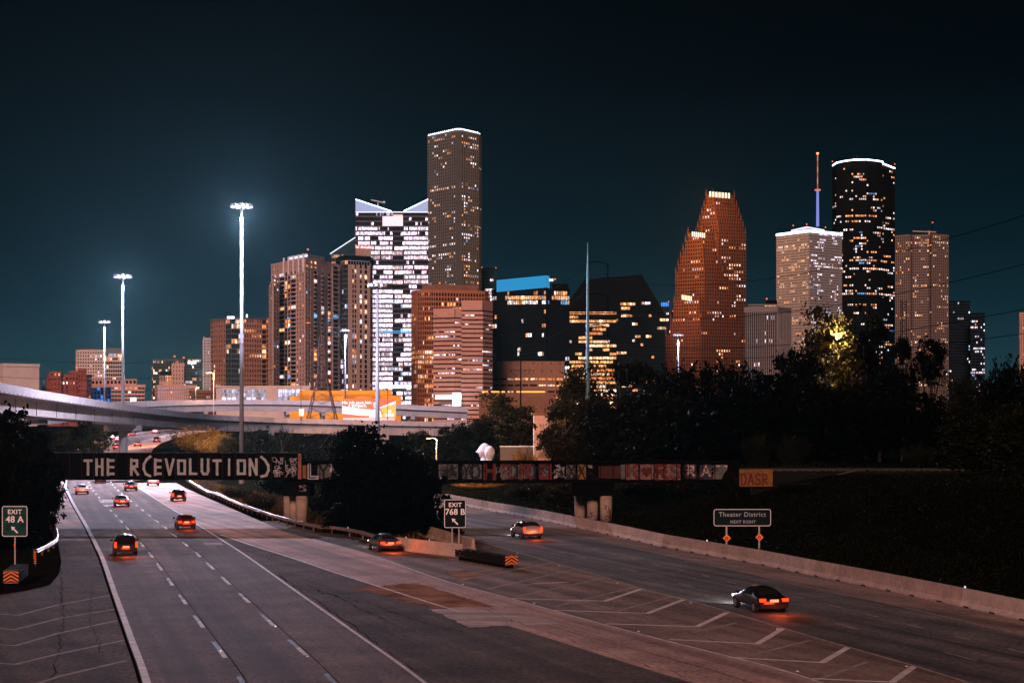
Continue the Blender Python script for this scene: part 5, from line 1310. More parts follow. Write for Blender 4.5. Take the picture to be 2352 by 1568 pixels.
MB().bar(W(2096, 531, Y + 20), W(2150, 533, Y + 20), .9, .9).build('jib', M['stone_pink'], cr); MB().bar(W(2134, 540, Y + 20), W(2134, 530, Y + 20), 1.4, 1.4).build('mast', M['stone_pink'], cr)
MB().bar(W(2142, 541, Y + 25), W(2142, 513, Y + 25), .5, .5).build('antenna', M['metal_dark'], b.t); b.warn(2142, 511, 25); b.done()
b, P4, zt = simple('far_blue_tower', 'dim dark blue tower with a few blue windows behind the right trees', 2177, 2178, 2228, 1950, 20, 0, 694, 1, 14, 7, 'metal_dark', 'glass_blue', 29, ww=.7, wh=.6, d=.3, p=.05, pal=COOL)
b, P4, zt = simple('far_blue_annex', 'lower dim blue tower with a column of white windows at the far right', 2228, 2229, 2262, 1900, 20, 0, 722, 1, 10, 7, 'metal_dark', 'glass_blue', 30, ww=.7, wh=.6, d=.3, p=.3, pal=COOL)
b, P4, zt = simple('edge_tower', 'sliver of a pale tower with orange windows cut by the right edge', 2341, 2343, 2400, 1700, 10, 10, 721, 1, 12, 6, 'stone_tan', seed=31, ww=.5, wh=.55, d=.4, p=.25, pal=ORNG)
b, P4, zt = simple('tree_gap_block', 'pale grid-windowed block glimpsed through gaps in the right trees', 2080, 2085, 2176, 1300, 20, 8, 838, 1, 22, 6.4, 'granite_grey', seed=32, cat='building', ww=.55, wh=.55, d=.4, p=.2, pal=ORNG)

# --- halls at street level
b = Bld('white_hall', 'long grey hall with tall bays of glowing white windows', 600, 900, 'stone_tan', seed=33, cat='building')
Y = 900; zt = ZW(889, Y); q = [b.pt(497, 6), b.pt(712, 0), b.pt(712, 45), b.pt(497, 45)]; b.core(q, 0, zt); b.wall = M['stone_pale']
cw_ = [(1.6, 1, dict(ww=.02, wh=.02, p=0))]
bayk = dict(ww=.86, wh=.86, d=.4, p=1.0, pal=[(3, (.85, .85, 1.25)), (2, (.7, .7, .95)), (1, (.5, .48, .6))], run=0, floors={0: 1, 1: 1, 2: 1})
b.split(q[0], q[1], ZW(921, Y), ZW(894, Y), 3, [(4, 1, dict(ww=.02, wh=.02, p=0)), (34, 9, bayk), (9, 1, dict(ww=.02, wh=.02, p=0)), (20, 6, bayk), (4, 1, dict(ww=.02, wh=.02, p=0))])
A, B = Vector((*q[0], 0)), Vector((*q[1], 0)); b.w.prism([(A.x, A.y - .5), (B.x, B.y - .5), (B.x, B.y), (A.x, A.y)], ZW(894, Y), zt); b.w.prism([(A.x, A.y - .5), (B.x, B.y - .5), (B.x, B.y), (A.x, A.y)], 0, ZW(921, Y)); b.roof(q, zt, .8, .9); b.done()
b = Bld('ochre_warehouse', 'ochre-yellow lit warehouse with ribbed wall behind the pylon and billboard', 790, 860, 'ochre_clad', seed=34, cat='building')
Y = 860; q = [b.pt(664, 0), b.pt(880, 0), b.pt(880, 30), b.pt(664, 30)]; b.w.prism(q, 0, ZW(909, Y))
q2 = [b.pt(687, 6), b.pt(900, 6), b.pt(900, 36), b.pt(687, 36)]; b.w.prism(q2, 0, ZW(896, Y)); q3 = [b.pt(880, 3), b.pt(921, 3), b.pt(921, 30), b.pt(880, 30)]; b.w.prism(q3, 0, ZW(908, Y))
mb = MB()
for k in range(60):
    x, y = b.pt(665 + k * 3.6, -.3); mb.box((x, y, (ZW(909, Y) + ZW(921, Y)) / 2), (.22, .5, ZW(909, Y) - ZW(921, Y)))
mb.build('wall_ribs', M['brick_brown'], b.t, kind='stuff')
for k in range(9):
    c = W(672 + k * 27, 923, Y - 1.5); MB().box(c, (.7, .3, .3)).build('wall_lamp', glow_flood, b.t)
    if k % 2 == 0:
        ld = bpy.data.lights.new('wall_light', 'POINT'); ld.energy = 3500; ld.color = (1, .5, .13); ld.shadow_soft_size = .3
        lo = bpy.data.objects.new('wall_light', ld); col.objects.link(lo); lo.parent = b.t; lo.location = c + Vector((0, -5, 2)) - ORIG[b.t.name]
b.done()

# ------------------------------------------------------------------ vegetation
def leafmesh(name, C, size, m, rs, elong=.5, up=None):
    n = len(C)
    a = rs.normal(size=(n, 3)); a /= np.linalg.norm(a, axis=1)[:, None]
    if up is not None: a = a * (1 - up) + np.array([0, 0, 1.0]) * up; a /= np.linalg.norm(a, axis=1)[:, None]
    r = rs.normal(size=(n, 3)); bq = np.cross(a, r); bq /= np.linalg.norm(bq, axis=1)[:, None]
    s = (size * rs.uniform(.55, 1.25, n))[:, None]
    V = np.empty((n, 4, 3)); V[:, 0] = C - a * s; V[:, 1] = C + bq * s * elong; V[:, 2] = C + a * s; V[:, 3] = C - bq * s * elong
    me = bpy.data.meshes.new(name); me.vertices.add(4 * n); me.vertices.foreach_set('co', V.reshape(-1))
    me.loops.add(4 * n); me.loops.foreach_set('vertex_index', np.arange(4 * n, dtype=np.int32))
    me.polygons.add(n); me.polygons.foreach_set('loop_start', np.arange(0, 4 * n, 4, dtype=np.int32)); me.polygons.foreach_set('loop_total', np.full(n, 4, dtype=np.int32))
    me.materials.append(m); me.update(calc_edges=True)
    return me
def broad(seed, nc, per, leafs, hollow=.55, clump=.22):
    rs = np.random.RandomState(seed); P_ = []; lob = rs.normal(size=(7, 3)); lob /= np.linalg.norm(lob, axis=1)[:, None]
    for k in range(nc):
        d = rs.normal(size=3); d /= np.linalg.norm(d)
        lift = .70 + .38 * max(0, max(float(l @ d) for l in lob) - .45) / .55          # a few big boughs reach out, bays between them
        out = k % 6 == 0
        r = lift * (rs.uniform(1.0, 1.16) if out else rs.uniform(hollow, .98)); c = d * r; c[2] = max(c[2], -.8)
        cr_ = clump * (rs.uniform(.3, .5) if out else rs.uniform(.5, 1.3)); m_ = per // 3 if out else per
        P_.append(c + rs.normal(size=(m_, 3)) * cr_ * np.array([.62, .62, .42]))
    return np.concatenate(P_)
def shoots(seed, n, per):
    rs = np.random.RandomState(seed); P_ = []
    for k in range(n):
        az, sp = rs.uniform(0, 2 * math.pi), rs.uniform(0, 1) ** .6
        L = rs.uniform(.6, 1.1) * (2.0 - .75 * sp); b0 = np.array([math.cos(az) * sp * .45, math.sin(az) * sp * .45, -1.0]); dirv = np.array([math.cos(az) * sp * .75, math.sin(az) * sp * .75, 1.0])
        t = rs.uniform(.15, 1, per)[:, None]; P_.append(b0 + dirv * (t * L / 1.15) + rs.normal(size=(per, 3)) * .045)
    return np.concatenate(P_)
def fronds(seed, n, per):
    rs = np.random.RandomState(seed); P_ = []
    for k in range(n):
        d = rs.normal(size=3); d /= np.linalg.norm(d); c = d * rs.uniform(.3, .8); c[2] *= .9
        az = rs.uniform(0, 2 * math.pi); L = rs.uniform(.3, .5); el = rs.uniform(.1, 1.2)
        v = np.array([math.cos(az) * math.cos(el), math.sin(az) * math.cos(el), math.sin(el)]); t = np.linspace(0, 1, per)[:, None]
        side = np.cross(v, [0, 0, 1.0]); side /= np.linalg.norm(side) + 1e-6
        sg = np.where(np.arange(per) % 2, 1, -1)[:, None] * .045
        P_.append(c + v * (t * L) + np.array([0, 0, -.22]) * t ** 2 * L + side * sg * (1.1 - t) + rs.normal(size=(per, 3)) * .006)
    return np.concatenate(P_)
CR = {}
def crown_mesh(kind, mk):
    if (kind, mk) in CR: return CR[kind, mk]
    rs = np.random.RandomState(hash(kind) % 1000 if False else sum(map(ord, kind + mk)))
    if kind == 'broad0': me = leafmesh('crown', broad(1, 85, 120, 0), .050, M[mk], rs, .55)
    elif kind == 'broad1': me = leafmesh('crown', broad(2, 95, 110, 0, .45, .19), .046, M[mk], rs, .55)
    elif kind == 'broad2': me = leafmesh('crown', broad(3, 70, 130, 0, .6, .2), .055, M[mk], rs, .5)
    elif kind == 'dense': me = leafmesh('crown', broad(4, 150, 110, 0, .15, .24), .060, M[mk], rs, .6)
    elif kind == 'bush': me = leafmesh('crown', shoots(5, 170, 70), .050, M[mk], rs, .3, .45)
    elif kind == 'spike': me = leafmesh('crown', shoots(6, 90, 80), .055, M[mk], rs, .28, .55)
    elif kind == 'frond': me = leafmesh('crown', np.concatenate([fronds(7, 330, 22), broad(8, 40, 60, 0, .2, .25)]), .050, M[mk], rs, .4)
    CR[kind, mk] = me
    return me
def tree(name, px, ytop, wpx, Y, kind, mk, label, zb=None, low=.22, cat='tree', dz=0, rz=None, depth=None):
    x = XW(px, Y); zb = gz(x, Y) - .05 if zb is None else zb
    zt = ZW(ytop, Y); H = zt - zb; w = wpx / F * Y
    t = thing(name, (x, Y, zb), label, cat)
    r = random.Random(int(px * 31 + Y)); zc0 = zb + H * low
    o = link_mesh('crown', crown_mesh(kind, mk), t, loc=(x, Y, (zt + zc0) / 2))
    if low > .5: pass
    o.scale = (w / 2 * .95, (depth or w) / 2 * .9, (zt - zc0) / 2 * .93); o.rotation_euler = (0, 0, r.uniform(0, 6.28) if rz is None else rz)
    mb = MB(); br_ = max(.07, H * .018)
    mb.tube([(x, Y, zb - .3), (x + r.uniform(-.2, .2), Y, zb + H * .3), (x + r.uniform(-.4, .4), Y, zb + H * .62)], [br_ * 1.3, br_, br_ * .55], 7)
    for k in range(5):
        a = r.uniform(0, 6.28); h0 = r.uniform(.25, .5) * H
        mb.tube([(x, Y, zb + h0), (x + math.cos(a) * w * .16, Y + math.sin(a) * w * .16, zb + h0 + H * .14), (x + math.cos(a) * w * .3, Y + math.sin(a) * w * .3, zb + h0 + H * .32)], [br_ * .55, br_ * .38, br_ * .15], 5)
    mb.build('trunk', M['bark'], t)
    return t
TR = [
 # left foreground
 ('oak_tree', 35, 948, 215, 162, 'dense', 'leaf_dark', 'large dark tree filling the left edge above the exit sign', .02),
 ('oak_tree', -40, 960, 170, 146, 'broad1', 'leaf_dark', 'dark tree cut by the left edge, in front of the large dark tree', .05),
 ('oak_tree', 98, 1010, 120, 170, 'broad0', 'leaf_dark', 'drooping dark tree overhanging the left shoulder of the motorway', .02),
 ('shrub', 30, 1180, 120, 150, 'dense', 'leaf_black', 'black undergrowth behind the left exit sign', .0),
 ('shrub', -20, 1150, 130, 158, 'dense', 'leaf_black', 'black undergrowth at the left edge beside the bridge end', .0),
 # beyond the bridge, left of the bend
 ('roadside_tree', 195, 966, 120, 345, 'broad0', 'leaf_mid', 'brown-green tree beyond the bridge, left of the motorway bend', .0),
 ('roadside_tree', 262, 970, 110, 560, 'broad1', 'leaf_mid', 'rounded tree under the flyover left of the bend', .0),
 ('roadside_tree', 330, 973, 110, 660, 'broad2', 'leaf_olive', 'pale-speckled hedge tree under the flyover where the road disappears', .0),
 ('roadside_tree', 395, 977, 90, 700, 'broad1', 'leaf_olive', 'low hedge tree just right of where the road disappears', .0),
 # median beyond the bridge
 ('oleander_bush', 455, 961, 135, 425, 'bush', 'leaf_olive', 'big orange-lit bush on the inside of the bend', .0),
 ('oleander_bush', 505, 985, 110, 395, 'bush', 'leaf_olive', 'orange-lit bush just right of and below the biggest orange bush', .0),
 ('shrub', 530, 1006, 80, 370, 'dense', 'leaf_mid', 'small reddish shrub against the bridge top', .0),
 ('pine_tree', 575, 962, 95, 350, 'spike', 'leaf_dark', 'upright spiky tree at the foot of the nearest lamp mast', .0),
 ('pine_tree', 650, 958, 85, 330, 'spike', 'leaf_dark', 'dark upright spiky tree with twin tips left of the pylon', .0),
 ('pine_tree', 615, 972, 110, 340, 'broad1', 'leaf_dark', 'dark rounded tree between the two spiky trees', .0),
 ('oleander_bush', 724, 968, 115, 300, 'bush', 'leaf_dark', 'dark bush below the lattice pylon', .0),
 ('roadside_tree', 795, 966, 135, 280, 'broad2', 'leaf_dark', 'dark tree left of the pale unlit mast', .0),
 ('roadside_tree', 958, 972, 130, 285, 'broad2', 'leaf_dark', 'dark tree beside the orange street lamp', .0),
 ('roadside_tree', 1035, 968, 90, 330, 'broad1', 'leaf_dark', 'dark small tree between the orange street lamp and the statues', .0),
 # median
 ('median_tree', 850, 982, 205, 178, 'dense', 'leaf_black', 'big black tree hiding the middle of the bridge', .02),
 ('median_tree', 938, 1040, 165, 173, 'dense', 'leaf_black', 'black tree leaning over the central exit sign', .02),
 ('median_tree', 792, 1022, 140, 184, 'broad0', 'leaf_black', 'black tree on the left flank of the big black tree', .0),
 ('median_tree', 990, 1092, 80, 171, 'broad2', 'leaf_black', 'small black tree overhanging the right-hand road behind the exit sign', .0),
 ('median_tree', 925, 1006, 110, 192, 'broad1', 'leaf_black', 'black treetop poking up behind the big black tree', .1),
 ('roadside_tree', 150, 985, 100, 430, 'broad0', 'leaf_mid', 'shadowy tree below the flyover, beyond the left end of the bridge', .0),
 ('roadside_tree', 108, 978, 120, 340, 'broad2', 'leaf_dark', 'dark tree under the flyover next to the large dark tree', .0),
 ('shrub', 800, 1165, 150, 172, 'dense', 'leaf_black', 'black shrub at the foot of the big black tree, left', .0),
 ('shrub', 905, 1170, 170, 168, 'dense', 'leaf_black', 'black shrub behind the short concrete barrier', .0),
 ('shrub', 1010, 1195, 130, 166, 'dense', 'leaf_black', 'black shrub directly behind the central exit sign', .0),
 ('shrub', 600, 1115, 90, 215, 'bush', 'leaf_mid', 'yellowish bush under the bridge left of the left pier', .0),
 ('shrub', 545, 1100, 80, 245, 'bush', 'leaf_mid', 'bush under the bridge near the guardrail bend', .0),
 ('shrub', 740, 1120, 90, 210, 'bush', 'leaf_dark', 'dark bush under the bridge right of the left pier', .0),
 ('shrub', 640, 1085, 120, 260, 'dense', 'leaf_dark', 'dark thicket behind the left pier', .0),
 # behind the bridge, centre and right
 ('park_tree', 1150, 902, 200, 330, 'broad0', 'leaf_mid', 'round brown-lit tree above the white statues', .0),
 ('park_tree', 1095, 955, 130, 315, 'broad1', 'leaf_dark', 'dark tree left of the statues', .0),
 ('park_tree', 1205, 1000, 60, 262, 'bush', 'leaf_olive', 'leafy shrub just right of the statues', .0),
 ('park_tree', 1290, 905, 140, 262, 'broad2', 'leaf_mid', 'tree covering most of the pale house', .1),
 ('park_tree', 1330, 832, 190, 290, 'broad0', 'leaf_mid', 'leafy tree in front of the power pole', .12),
 ('park_tree', 1445, 800, 220, 300, 'broad2', 'leaf_dark', 'dark tree right of the power pole', .05),
 ('park_tree', 1400, 930, 200, 250, 'dense', 'leaf_dark', 'dark low tree below the power pole', .0),
 ('sumac_tree', 1560, 806, 230, 275, 'frond', 'leaf_black', 'black feathery tree below the small lit mast', .0),
 ('sumac_tree', 1690, 800, 220, 270, 'frond', 'leaf_black', 'black feathery tree below the stepped red tower', .0),
 ('park_tree', 1510, 905, 240, 245, 'dense', 'leaf_dark', 'dark thicket right of the power pole, low', .0),
 ('park_tree', 1650, 900, 260, 235, 'dense', 'leaf_black', 'black thicket above the painted girder end', .0),
 ('park_tree', 1790, 865, 240, 240, 'dense', 'leaf_black', 'black thicket below the ribbed grey block', .0),
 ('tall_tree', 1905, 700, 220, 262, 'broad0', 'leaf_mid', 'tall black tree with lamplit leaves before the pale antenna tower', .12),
 ('tall_tree', 1988, 684, 130, 266, 'broad1', 'leaf_black', 'tallest black treetop in front of the dark round tower', .1),
 ('tall_tree', 1840, 770, 150, 258, 'broad1', 'leaf_black', 'black tree left of the lamplit leaves', .1),
 ('park_tree', 2020, 850, 190, 235, 'dense', 'leaf_black', 'black thicket under the tallest treetop', .0),
 ('park_tree', 1900, 890, 240, 230, 'dense', 'leaf_black', 'black thicket under the lamplit leaves', .0),
 ('slender_tree', 2075, 745, 80, 245, 'broad2', 'leaf_black', 'slender black tree before the dusky granite tower', .3),
 ('slender_tree', 2135, 762, 95, 240, 'broad1', 'leaf_black', 'small round black treetop before the far blue tower', .55),
 ('park_tree', 2140, 905, 170, 225, 'dense', 'leaf_black', 'black thicket below the building glimpsed through the gap', .0),
 ('sumac_tree', 2235, 838, 150, 212, 'frond', 'leaf_ivy', 'feathery tree with yellowish sprays at the right', .0),
 ('sumac_tree', 2310, 790, 160, 195, 'frond', 'leaf_black', 'tall black feathery tree near the right edge', .0),
 ('sumac_tree', 2372, 772, 120, 186, 'frond', 'leaf_black', 'black feathery tree cut by the right edge', .0),
 ('park_tree', 2250, 950, 240, 190, 'dense', 'leaf_ivy', 'ivy-covered dark tree at the right', .0),
 ('park_tree', 2345, 930, 200, 175, 'dense', 'leaf_ivy', 'ivy-hung dark tree cut by the right edge', .0),
 ('shrub', 2310, 1130, 220, 160, 'dense', 'leaf_black', 'dark undergrowth on the bank at the right edge', .0),
 # bank shrubs
 ('shrub', 1215, 1112, 130, 232, 'dense', 'leaf_mid', 'ivy thicket under the bridge beside the barrier, left one', .0),
 ('shrub', 1100, 1105, 120, 262, 'bush', 'leaf_olive', 'yellow-green bush under the bridge where the right road vanishes', .0),
 ('shrub', 1290, 1110, 110, 215, 'dense', 'leaf_mid', 'ivy thicket beside the right pier', .0),
 ('shrub', 1480, 1108, 150, 205, 'dense', 'leaf_ivy', 'dark ivy thicket right of the right pier', .0),
 ('shrub', 1690, 1070, 45, 186, 'bush', 'leaf_ivy', 'small bush between the painted girder end and the ochre panel', .0),
 ('shrub', 1835, 1098, 100, 178, 'bush', 'leaf_ivy', 'yellowish weeds on the bank right of the ochre panel', .0),
 ('shrub', 1990, 1120, 60, 170, 'spike', 'leaf_ivy', 'spiky weed clump in the middle of the dark bank', .0),
 ('shrub', 2110, 1000, 80, 205, 'spike', 'leaf_ivy', 'spiky weed clump above the railway track', .0),
 ('shrub', 2170, 1080, 130, 182, 'bush', 'leaf_ivy', 'weedy bush where the track disappears at the right', .0),
 ('shrub', 1740, 962, 70, 225, 'bush', 'leaf_ivy', 'low lit bush above the ochre panel', .0),
 ('shrub', 1820, 972, 80, 220, 'bush', 'leaf_ivy', 'low bush left of the silver cabinet', .0),
]
for (nm, px, yt, w, Y, kd, mk, lb, lo_) in TR:
    tree(nm, px, yt, w, Y, kd, mk, lb, low=lo_, cat='shrub' if nm in ('shrub', 'oleander_bush') else 'tree')

# ground cover on the bank and soil
def scatter(name, n, region, size, m, label, cat, seed, hz, elong=.4, up=.3):
    rs = np.random.RandomState(seed); P_ = []
    while len(P_) < n:
        x, y = region(rs)
        if x is None: continue
        P_.append((x, y, gz(x, y) + rs.uniform(0, 1) ** 2 * hz))
    o = link_mesh(name, leafmesh(name, np.array(P_), size, m, rs, elong, up)); tag(o, label, cat, kind='stuff')
def bank(rs):
    y = rs.uniform(78, 260); d = 1.4 + rs.uniform(0, 1) ** 1.2 * 36; return xb(y) + d, y
scatter('weeds', 60000, bank, .10, M['leaf_ivy'], 'dark weeds and creepers covering the bank behind the barrier', 'weeds', 5, .7)
def bank2(rs):
    y = rs.uniform(80, 185); d = .8 + rs.uniform(0, 1) * 10; return xb(y) + d, y
scatter('grass', 16000, bank2, .15, M['leaf_ivy'], 'sparse dry grass along the foot of the right bank', 'grass', 6, .35, .08, .75)
def medr(rs):
    y = rs.uniform(150, 320); x0 = interp([g.y for g in reversed(gr)], [g.x for g in reversed(gr)], y) + .6; x1 = interp([150, 161, 185, 216, 239, 320], [-3, -4.2, -11.5, -21, -28, -56], y)
    return (x0 + rs.uniform(0, 1) ** 1.3 * (x1 - x0), y) if x1 > x0 else (None, None)
scatter('grass', 12000, medr, .2, M['leaf_olive'], 'rough grass of the median strip along the guardrail', 'grass', 7, .35, .08, .75)
def islr(rs):
    y = rs.uniform(116, 200); x1 = interp([116, 127, 156, 182, 200], [-35, -36.5, -40.5, -47.5, -54], y); return x1 - rs.uniform(0, 1) ** 1.5 * 22, y
scatter('grass', 7000, islr, .18, M['leaf_dark'], 'dark grass on the island below the left exit sign', 'grass', 8, .3, .08, .75)

# ------------------------------------------------------------------ billboard
Yb = 505.0
bc = W(847.5, 937, Yb); bw, bh = 123 / F * Yb, 42.5 / F * Yb
bb = thing('billboard', (bc.x, Yb + .3, 7.0), 'orange-red billboard with white slogan and a smiling man', 'billboard')
MB().box((bc.x, Yb + .2, bc.z), (bw, .35, bh)).build('panel', M['galv_dull'], bb)
for dx in (-.38, 0, .38): MB().bar((bc.x + dx * bw, Yb + .6, 4), (bc.x + dx * bw, Yb + .6, bc.z), .35, .35).build('post', M['galv_dull'], bb)
MB().box((bc.x, Yb - .3, bc.z - bh / 2 - .45), (bw * .97, .9, .7)).build('catwalk', M['stone_white'], bb)
def bbm(n, c): 
    m, nt, b_ = nodes(n); b_.inputs['Base Color'].default_value = (*c, 1); b_.inputs['Roughness'].default_value = .5
    b_.inputs['Emission Color'].default_value = (*c, 1); b_.inputs['Emission Strength'].default_value = .75; m.cycles.emission_sampling = 'NONE'
    return m
BBR, BBW, BBO, BBS, BBH, BBG = bbm('print_red', (.85, .075, .012)), bbm('print_white', (.85, .80, .92)), bbm('print_orange', (.95, .33, .04)), bbm('print_skin', (.62, .45, .42)), bbm('print_hair', (.05, .07, .10)), bbm('print_shirt', (.62, .62, .74))
def bprint(pts, m, k, name, par=None):
    MB().face([(bc.x + a * bw / 2, Yb + .02 - .004 * k, bc.z + c * bh / 2) for a, c in pts]).build(name, m, par or bb)
bprint([(-1, -1), (1, -1), (1, 1), (-1, 1)], BBR, 0, 'red_print')
def curve(f, a0, a1, n=16): return [(a0 + (a1 - a0) * i / n, f(a0 + (a1 - a0) * i / n)) for i in range(n + 1)]
bprint(curve(lambda a: .26 - .62 * math.sin((a + 1) * 1.28) * .62 - .02, -1, .22) + list(reversed(curve(lambda a: -.58 - .25 * math.sin((a + 1) * 1.3), -1, .22))), BBW, 1, 'white_wave')
bprint(curve(lambda a: .05 + (a - .38) * 1.2, .40, 1) + list(reversed(curve(lambda a: -.02 + (a - .38) * .78, .40, 1))), BBW, 1, 'white_wave')
bprint([(.42, -.02), (1, .40), (1, -.97), (.46, -.97), (.52, -.5)], BBO, 1, 'orange_print')
bprint([(.0, -.98), (.02, -.6), (.07, -.3), (.16, -.12), (.30, -.1), (.40, -.18), (.46, -.5), (.48, -.98)], BBG, 2, 'shirt_print')
bprint([(.23 + .085 * math.cos(a), .40 + .42 * math.sin(a)) for a in np.linspace(0, 6.28, 18)[:-1]], BBS, 3, 'face_print')
bprint([(.155, .5), (.17, .78), (.23, .88), (.29, .78), (.305, .5), (.28, .66), (.18, .66)], BBH, 4, 'hair_print')
bprint([(.195, .45), (.215, .45), (.215, .39), (.195, .39)], BBH, 4, 'eye_print'); bprint([(.245, .45), (.265, .45), (.265, .39), (.245, .39)], BBH, 4, 'eye_print')
bprint([(.20, .2), (.26, .2), (.25, .15), (.21, .15)], BBW, 4, 'smile_print')
bprint([(.77 + .07 * math.cos(a), -.37 + .17 * math.sin(a)) for a in np.linspace(0, 6.28, 14)[:-1]], BBW, 2, 'logo_print')
bprint([(.60, -.62), (.92, -.62), (.92, -.76), (.60, -.76)], BBW, 2, 'logo_print'); bprint([(.60, -.80), (.92, -.80), (.92, -.87), (.60, -.87)], BBW, 2, 'logo_print')
put_text('His job gave him', bh * .24, BBW, (bc.x - .46 * bw / 2 , Yb - .0, bc.z + .60 * bh / 2), bb, bold=.02); put_text('a six-pack.', bh * .24, BBW, (bc.x - .42 * bw / 2, Yb - .0, bc.z + .27 * bh / 2), bb, bold=.02)
put_text('Work with us', bh * .11, BBR, (bc.x - .62 * bw / 2, Yb - .005, bc.z - .37 * bh / 2), bb)
for k, (a, c) in enumerate(((-.86, -.66), (-.64, -.5), (-.48, -.24))): bprint([(a, -.58), (c, -.58), (c, -.52), (a, -.52)], BBR, 3, 'fine_print')

# ------------------------------------------------------------------ lattice pylon, power poles, wires
Yp = 560.0
py_ = thing('lattice_pylon', (XW(739, Yp), Yp, 5.5), 'dark steel lattice pylon in front of the ochre warehouse', 'pylon')
xc = XW(740, Yp)
prof = [(-.0, 4.9, 5.5), (0, 4.1, ZW(955, Yp)), (0, 2.0, ZW(885, Yp)), (0, 1.2, ZW(860, Yp)), (0, .95, ZW(800, Yp)), (0, .7, ZW(772, Yp))]
lv = []
zs = [5.5 + (ZW(772, Yp) - 5.5) * k / 11 for k in range(12)]
hw = [interp([p[2] for p in prof], [p[1] for p in prof], z) for z in zs]
for sx, sy in ((-1, -1), (1, -1), (1, 1), (-1, 1)):
    MB().tube([(xc + sx * w, Yp + sy * w, z) for z, w in zip(zs, hw)], .16, 4).build('leg', M['lattice'], py_)
mb = MB()
for k in range(11):
    for (ax, ay), (bx_, by) in (((-1, -1), (1, -1)), ((1, -1), (1, 1)), ((1, 1), (-1, 1)), ((-1, 1), (-1, -1))):
        a, b, c, d = (xc + ax * hw[k], Yp + ay * hw[k], zs[k]), (xc + bx_ * hw[k + 1], Yp + by * hw[k + 1], zs[k + 1]), (xc + bx_ * hw[k], Yp + by * hw[k], zs[k]), (xc + ax * hw[k + 1], Yp + ay * hw[k + 1], zs[k + 1])
        mb.bar(a, b, .11, .11); mb.bar(c, d, .11, .11); mb.bar(b, d, .1, .1)
mb.build('bracing', M['lattice'], py_, kind='stuff')
arms = []
for yy in (804, 832, 864):
    z = ZW(yy, Yp); h = 26 / F * Yp
    mb = MB()
    for s in (-1, 1):
        mb.bar((xc, Yp - .5, z), (xc + s * h, Yp, z), .14, .14); mb.bar((xc, Yp + .5, z + 1.0), (xc + s * h, Yp, z), .12, .12)
        mb.tube([(xc + s * h, Yp, z), (xc + s * h, Yp, z - 1.5)], .12, 5); arms.append((xc + s * h, Yp, z - 1.5))
    mb.build('cross_arm', M['lattice'], py_)
Yq = 290.0
pp = thing('power_pole', (XW(1350, Yq), Yq, 6), 'tall teal-grey steel power pole with curved arms right of the pale house', 'power pole')
xq = XW(1350, Yq)
MB().tube([(xq, Yq, 4), (xq, Yq, ZW(965, Yq)), (xq, Yq, ZW(640, Yq)), (xq, Yq, ZW(600, Yq)), (xq, Yq, ZW(557, Yq))], [.40, .38, .20, .13, .07], 12).build('pole', M['pole_teal'], pp, smooth=True)
MB().tube([(xq - .42, Yq - .3, 4), (xq - .42, Yq - .3, ZW(955, Yq))], .05, 6).build('conduit', M['galv'], pp)
att = []
for yy in (603, 676, 748):
    L_a = 46 / F * Yq
    MB().tube([(xq, Yq, ZW(yy, Yq)), (xq + L_a * .5, Yq, ZW(yy - 2, Yq)), (xq + L_a, Yq, ZW(yy + 4, Yq))], [.1, .09, .07], 6).build('arm', M['black_steel'], pp)
    zz = ZW(yy + 4, Yq); pr = [(.05 + .07 * (k % 2), zz - k * .13) for k in range(18)]
    MB().tube([(xq + L_a, Yq, z) for _, z in pr], [r for r, _ in pr], 8).build('insulator', M['black_steel'], pp); att.append(Vector((xq + L_a, Yq, zz - 18 * .13)))
Yr = 700.0
p2 = thing('utility_pole', (XW(1196, Yr), Yr, 7), 'distant dark utility pole with V-shaped arms before the brick block', 'power pole')
x2 = XW(1196, Yr); MB().tube([(x2, Yr, 5), (x2, Yr, ZW(780, Yr))], [.35, .2], 8).build('pole', M['metal_dark'], p2)
for yy in (789, 850):
    h = 24 / F * Yr; mb = MB(); z = ZW(yy, Yr); mb.bar((x2 - h, Yr, z), (x2 + h, Yr, z), .16, .16)
    for s in (-1, 1): mb.bar((x2 + s * h, Yr, z), (x2 + s * h * .45, Yr, z - 2.2), .12, .12); mb.bar((x2 + s * h * .45, Yr, z - 2.2), (x2, Yr, z - .2), .1, .1)
    mb.build('arm', M['metal_dark'], p2)
Ym = 420.0
lm = thing('lattice_mast', (XW(2074, Ym), Ym, 6), 'dim lattice mast standing before the black round tower', 'mast')
xm_ = XW(2074, Ym)
for sx, sy in ((-1, -1), (1, -1), (0, 1)): MB().tube([(xm_ + sx * .75, Ym + sy * .75, 6), (xm_ + sx * .6, Ym + sy * .6, ZW(690, Ym))], .09, 4).build('leg', M['metal_dark'], lm)
mb = MB()
for k in range(24):
    za, zb = 6 + (ZW(690, Ym) - 6) * k / 24, 6 + (ZW(690, Ym) - 6) * (k + 1) / 24
    mb.bar((xm_ - .7, Ym - .7, za), (xm_ + .7, Ym - .7, zb), .07, .07); mb.bar((xm_ + .7, Ym - .7, za), (xm_ - .7, Ym - .7, zb), .07, .07)
mb.build('bracing', M['metal_dark'], lm, kind='stuff')
def wire(a, b, sag, r, label, grp='overhead wires'):
    a, b = Vector(a), Vector(b); n = 24; pts = []
    for i in range(n + 1):
        t = i / n; p = a.lerp(b, t); p.z -= sag * 4 * t * (1 - t); pts.append(p)
    o = MB().tube(pts, r, 5, cap=False).build('overhead_wire', M['wire'], origin=tuple(a)); tag(o, label, 'wire', grp)
wire(att[0], W(2480, 452, 135), 3.2, .032, 'topmost overhead wire rising from the power pole to the right edge')
wire(att[1], W(2480, 572, 135), 2.8, .032, 'second overhead wire from the power pole to the right edge')
wire(att[2], W(2480, 684, 135), 2.2, .032, 'third overhead wire from the power pole to the right edge')
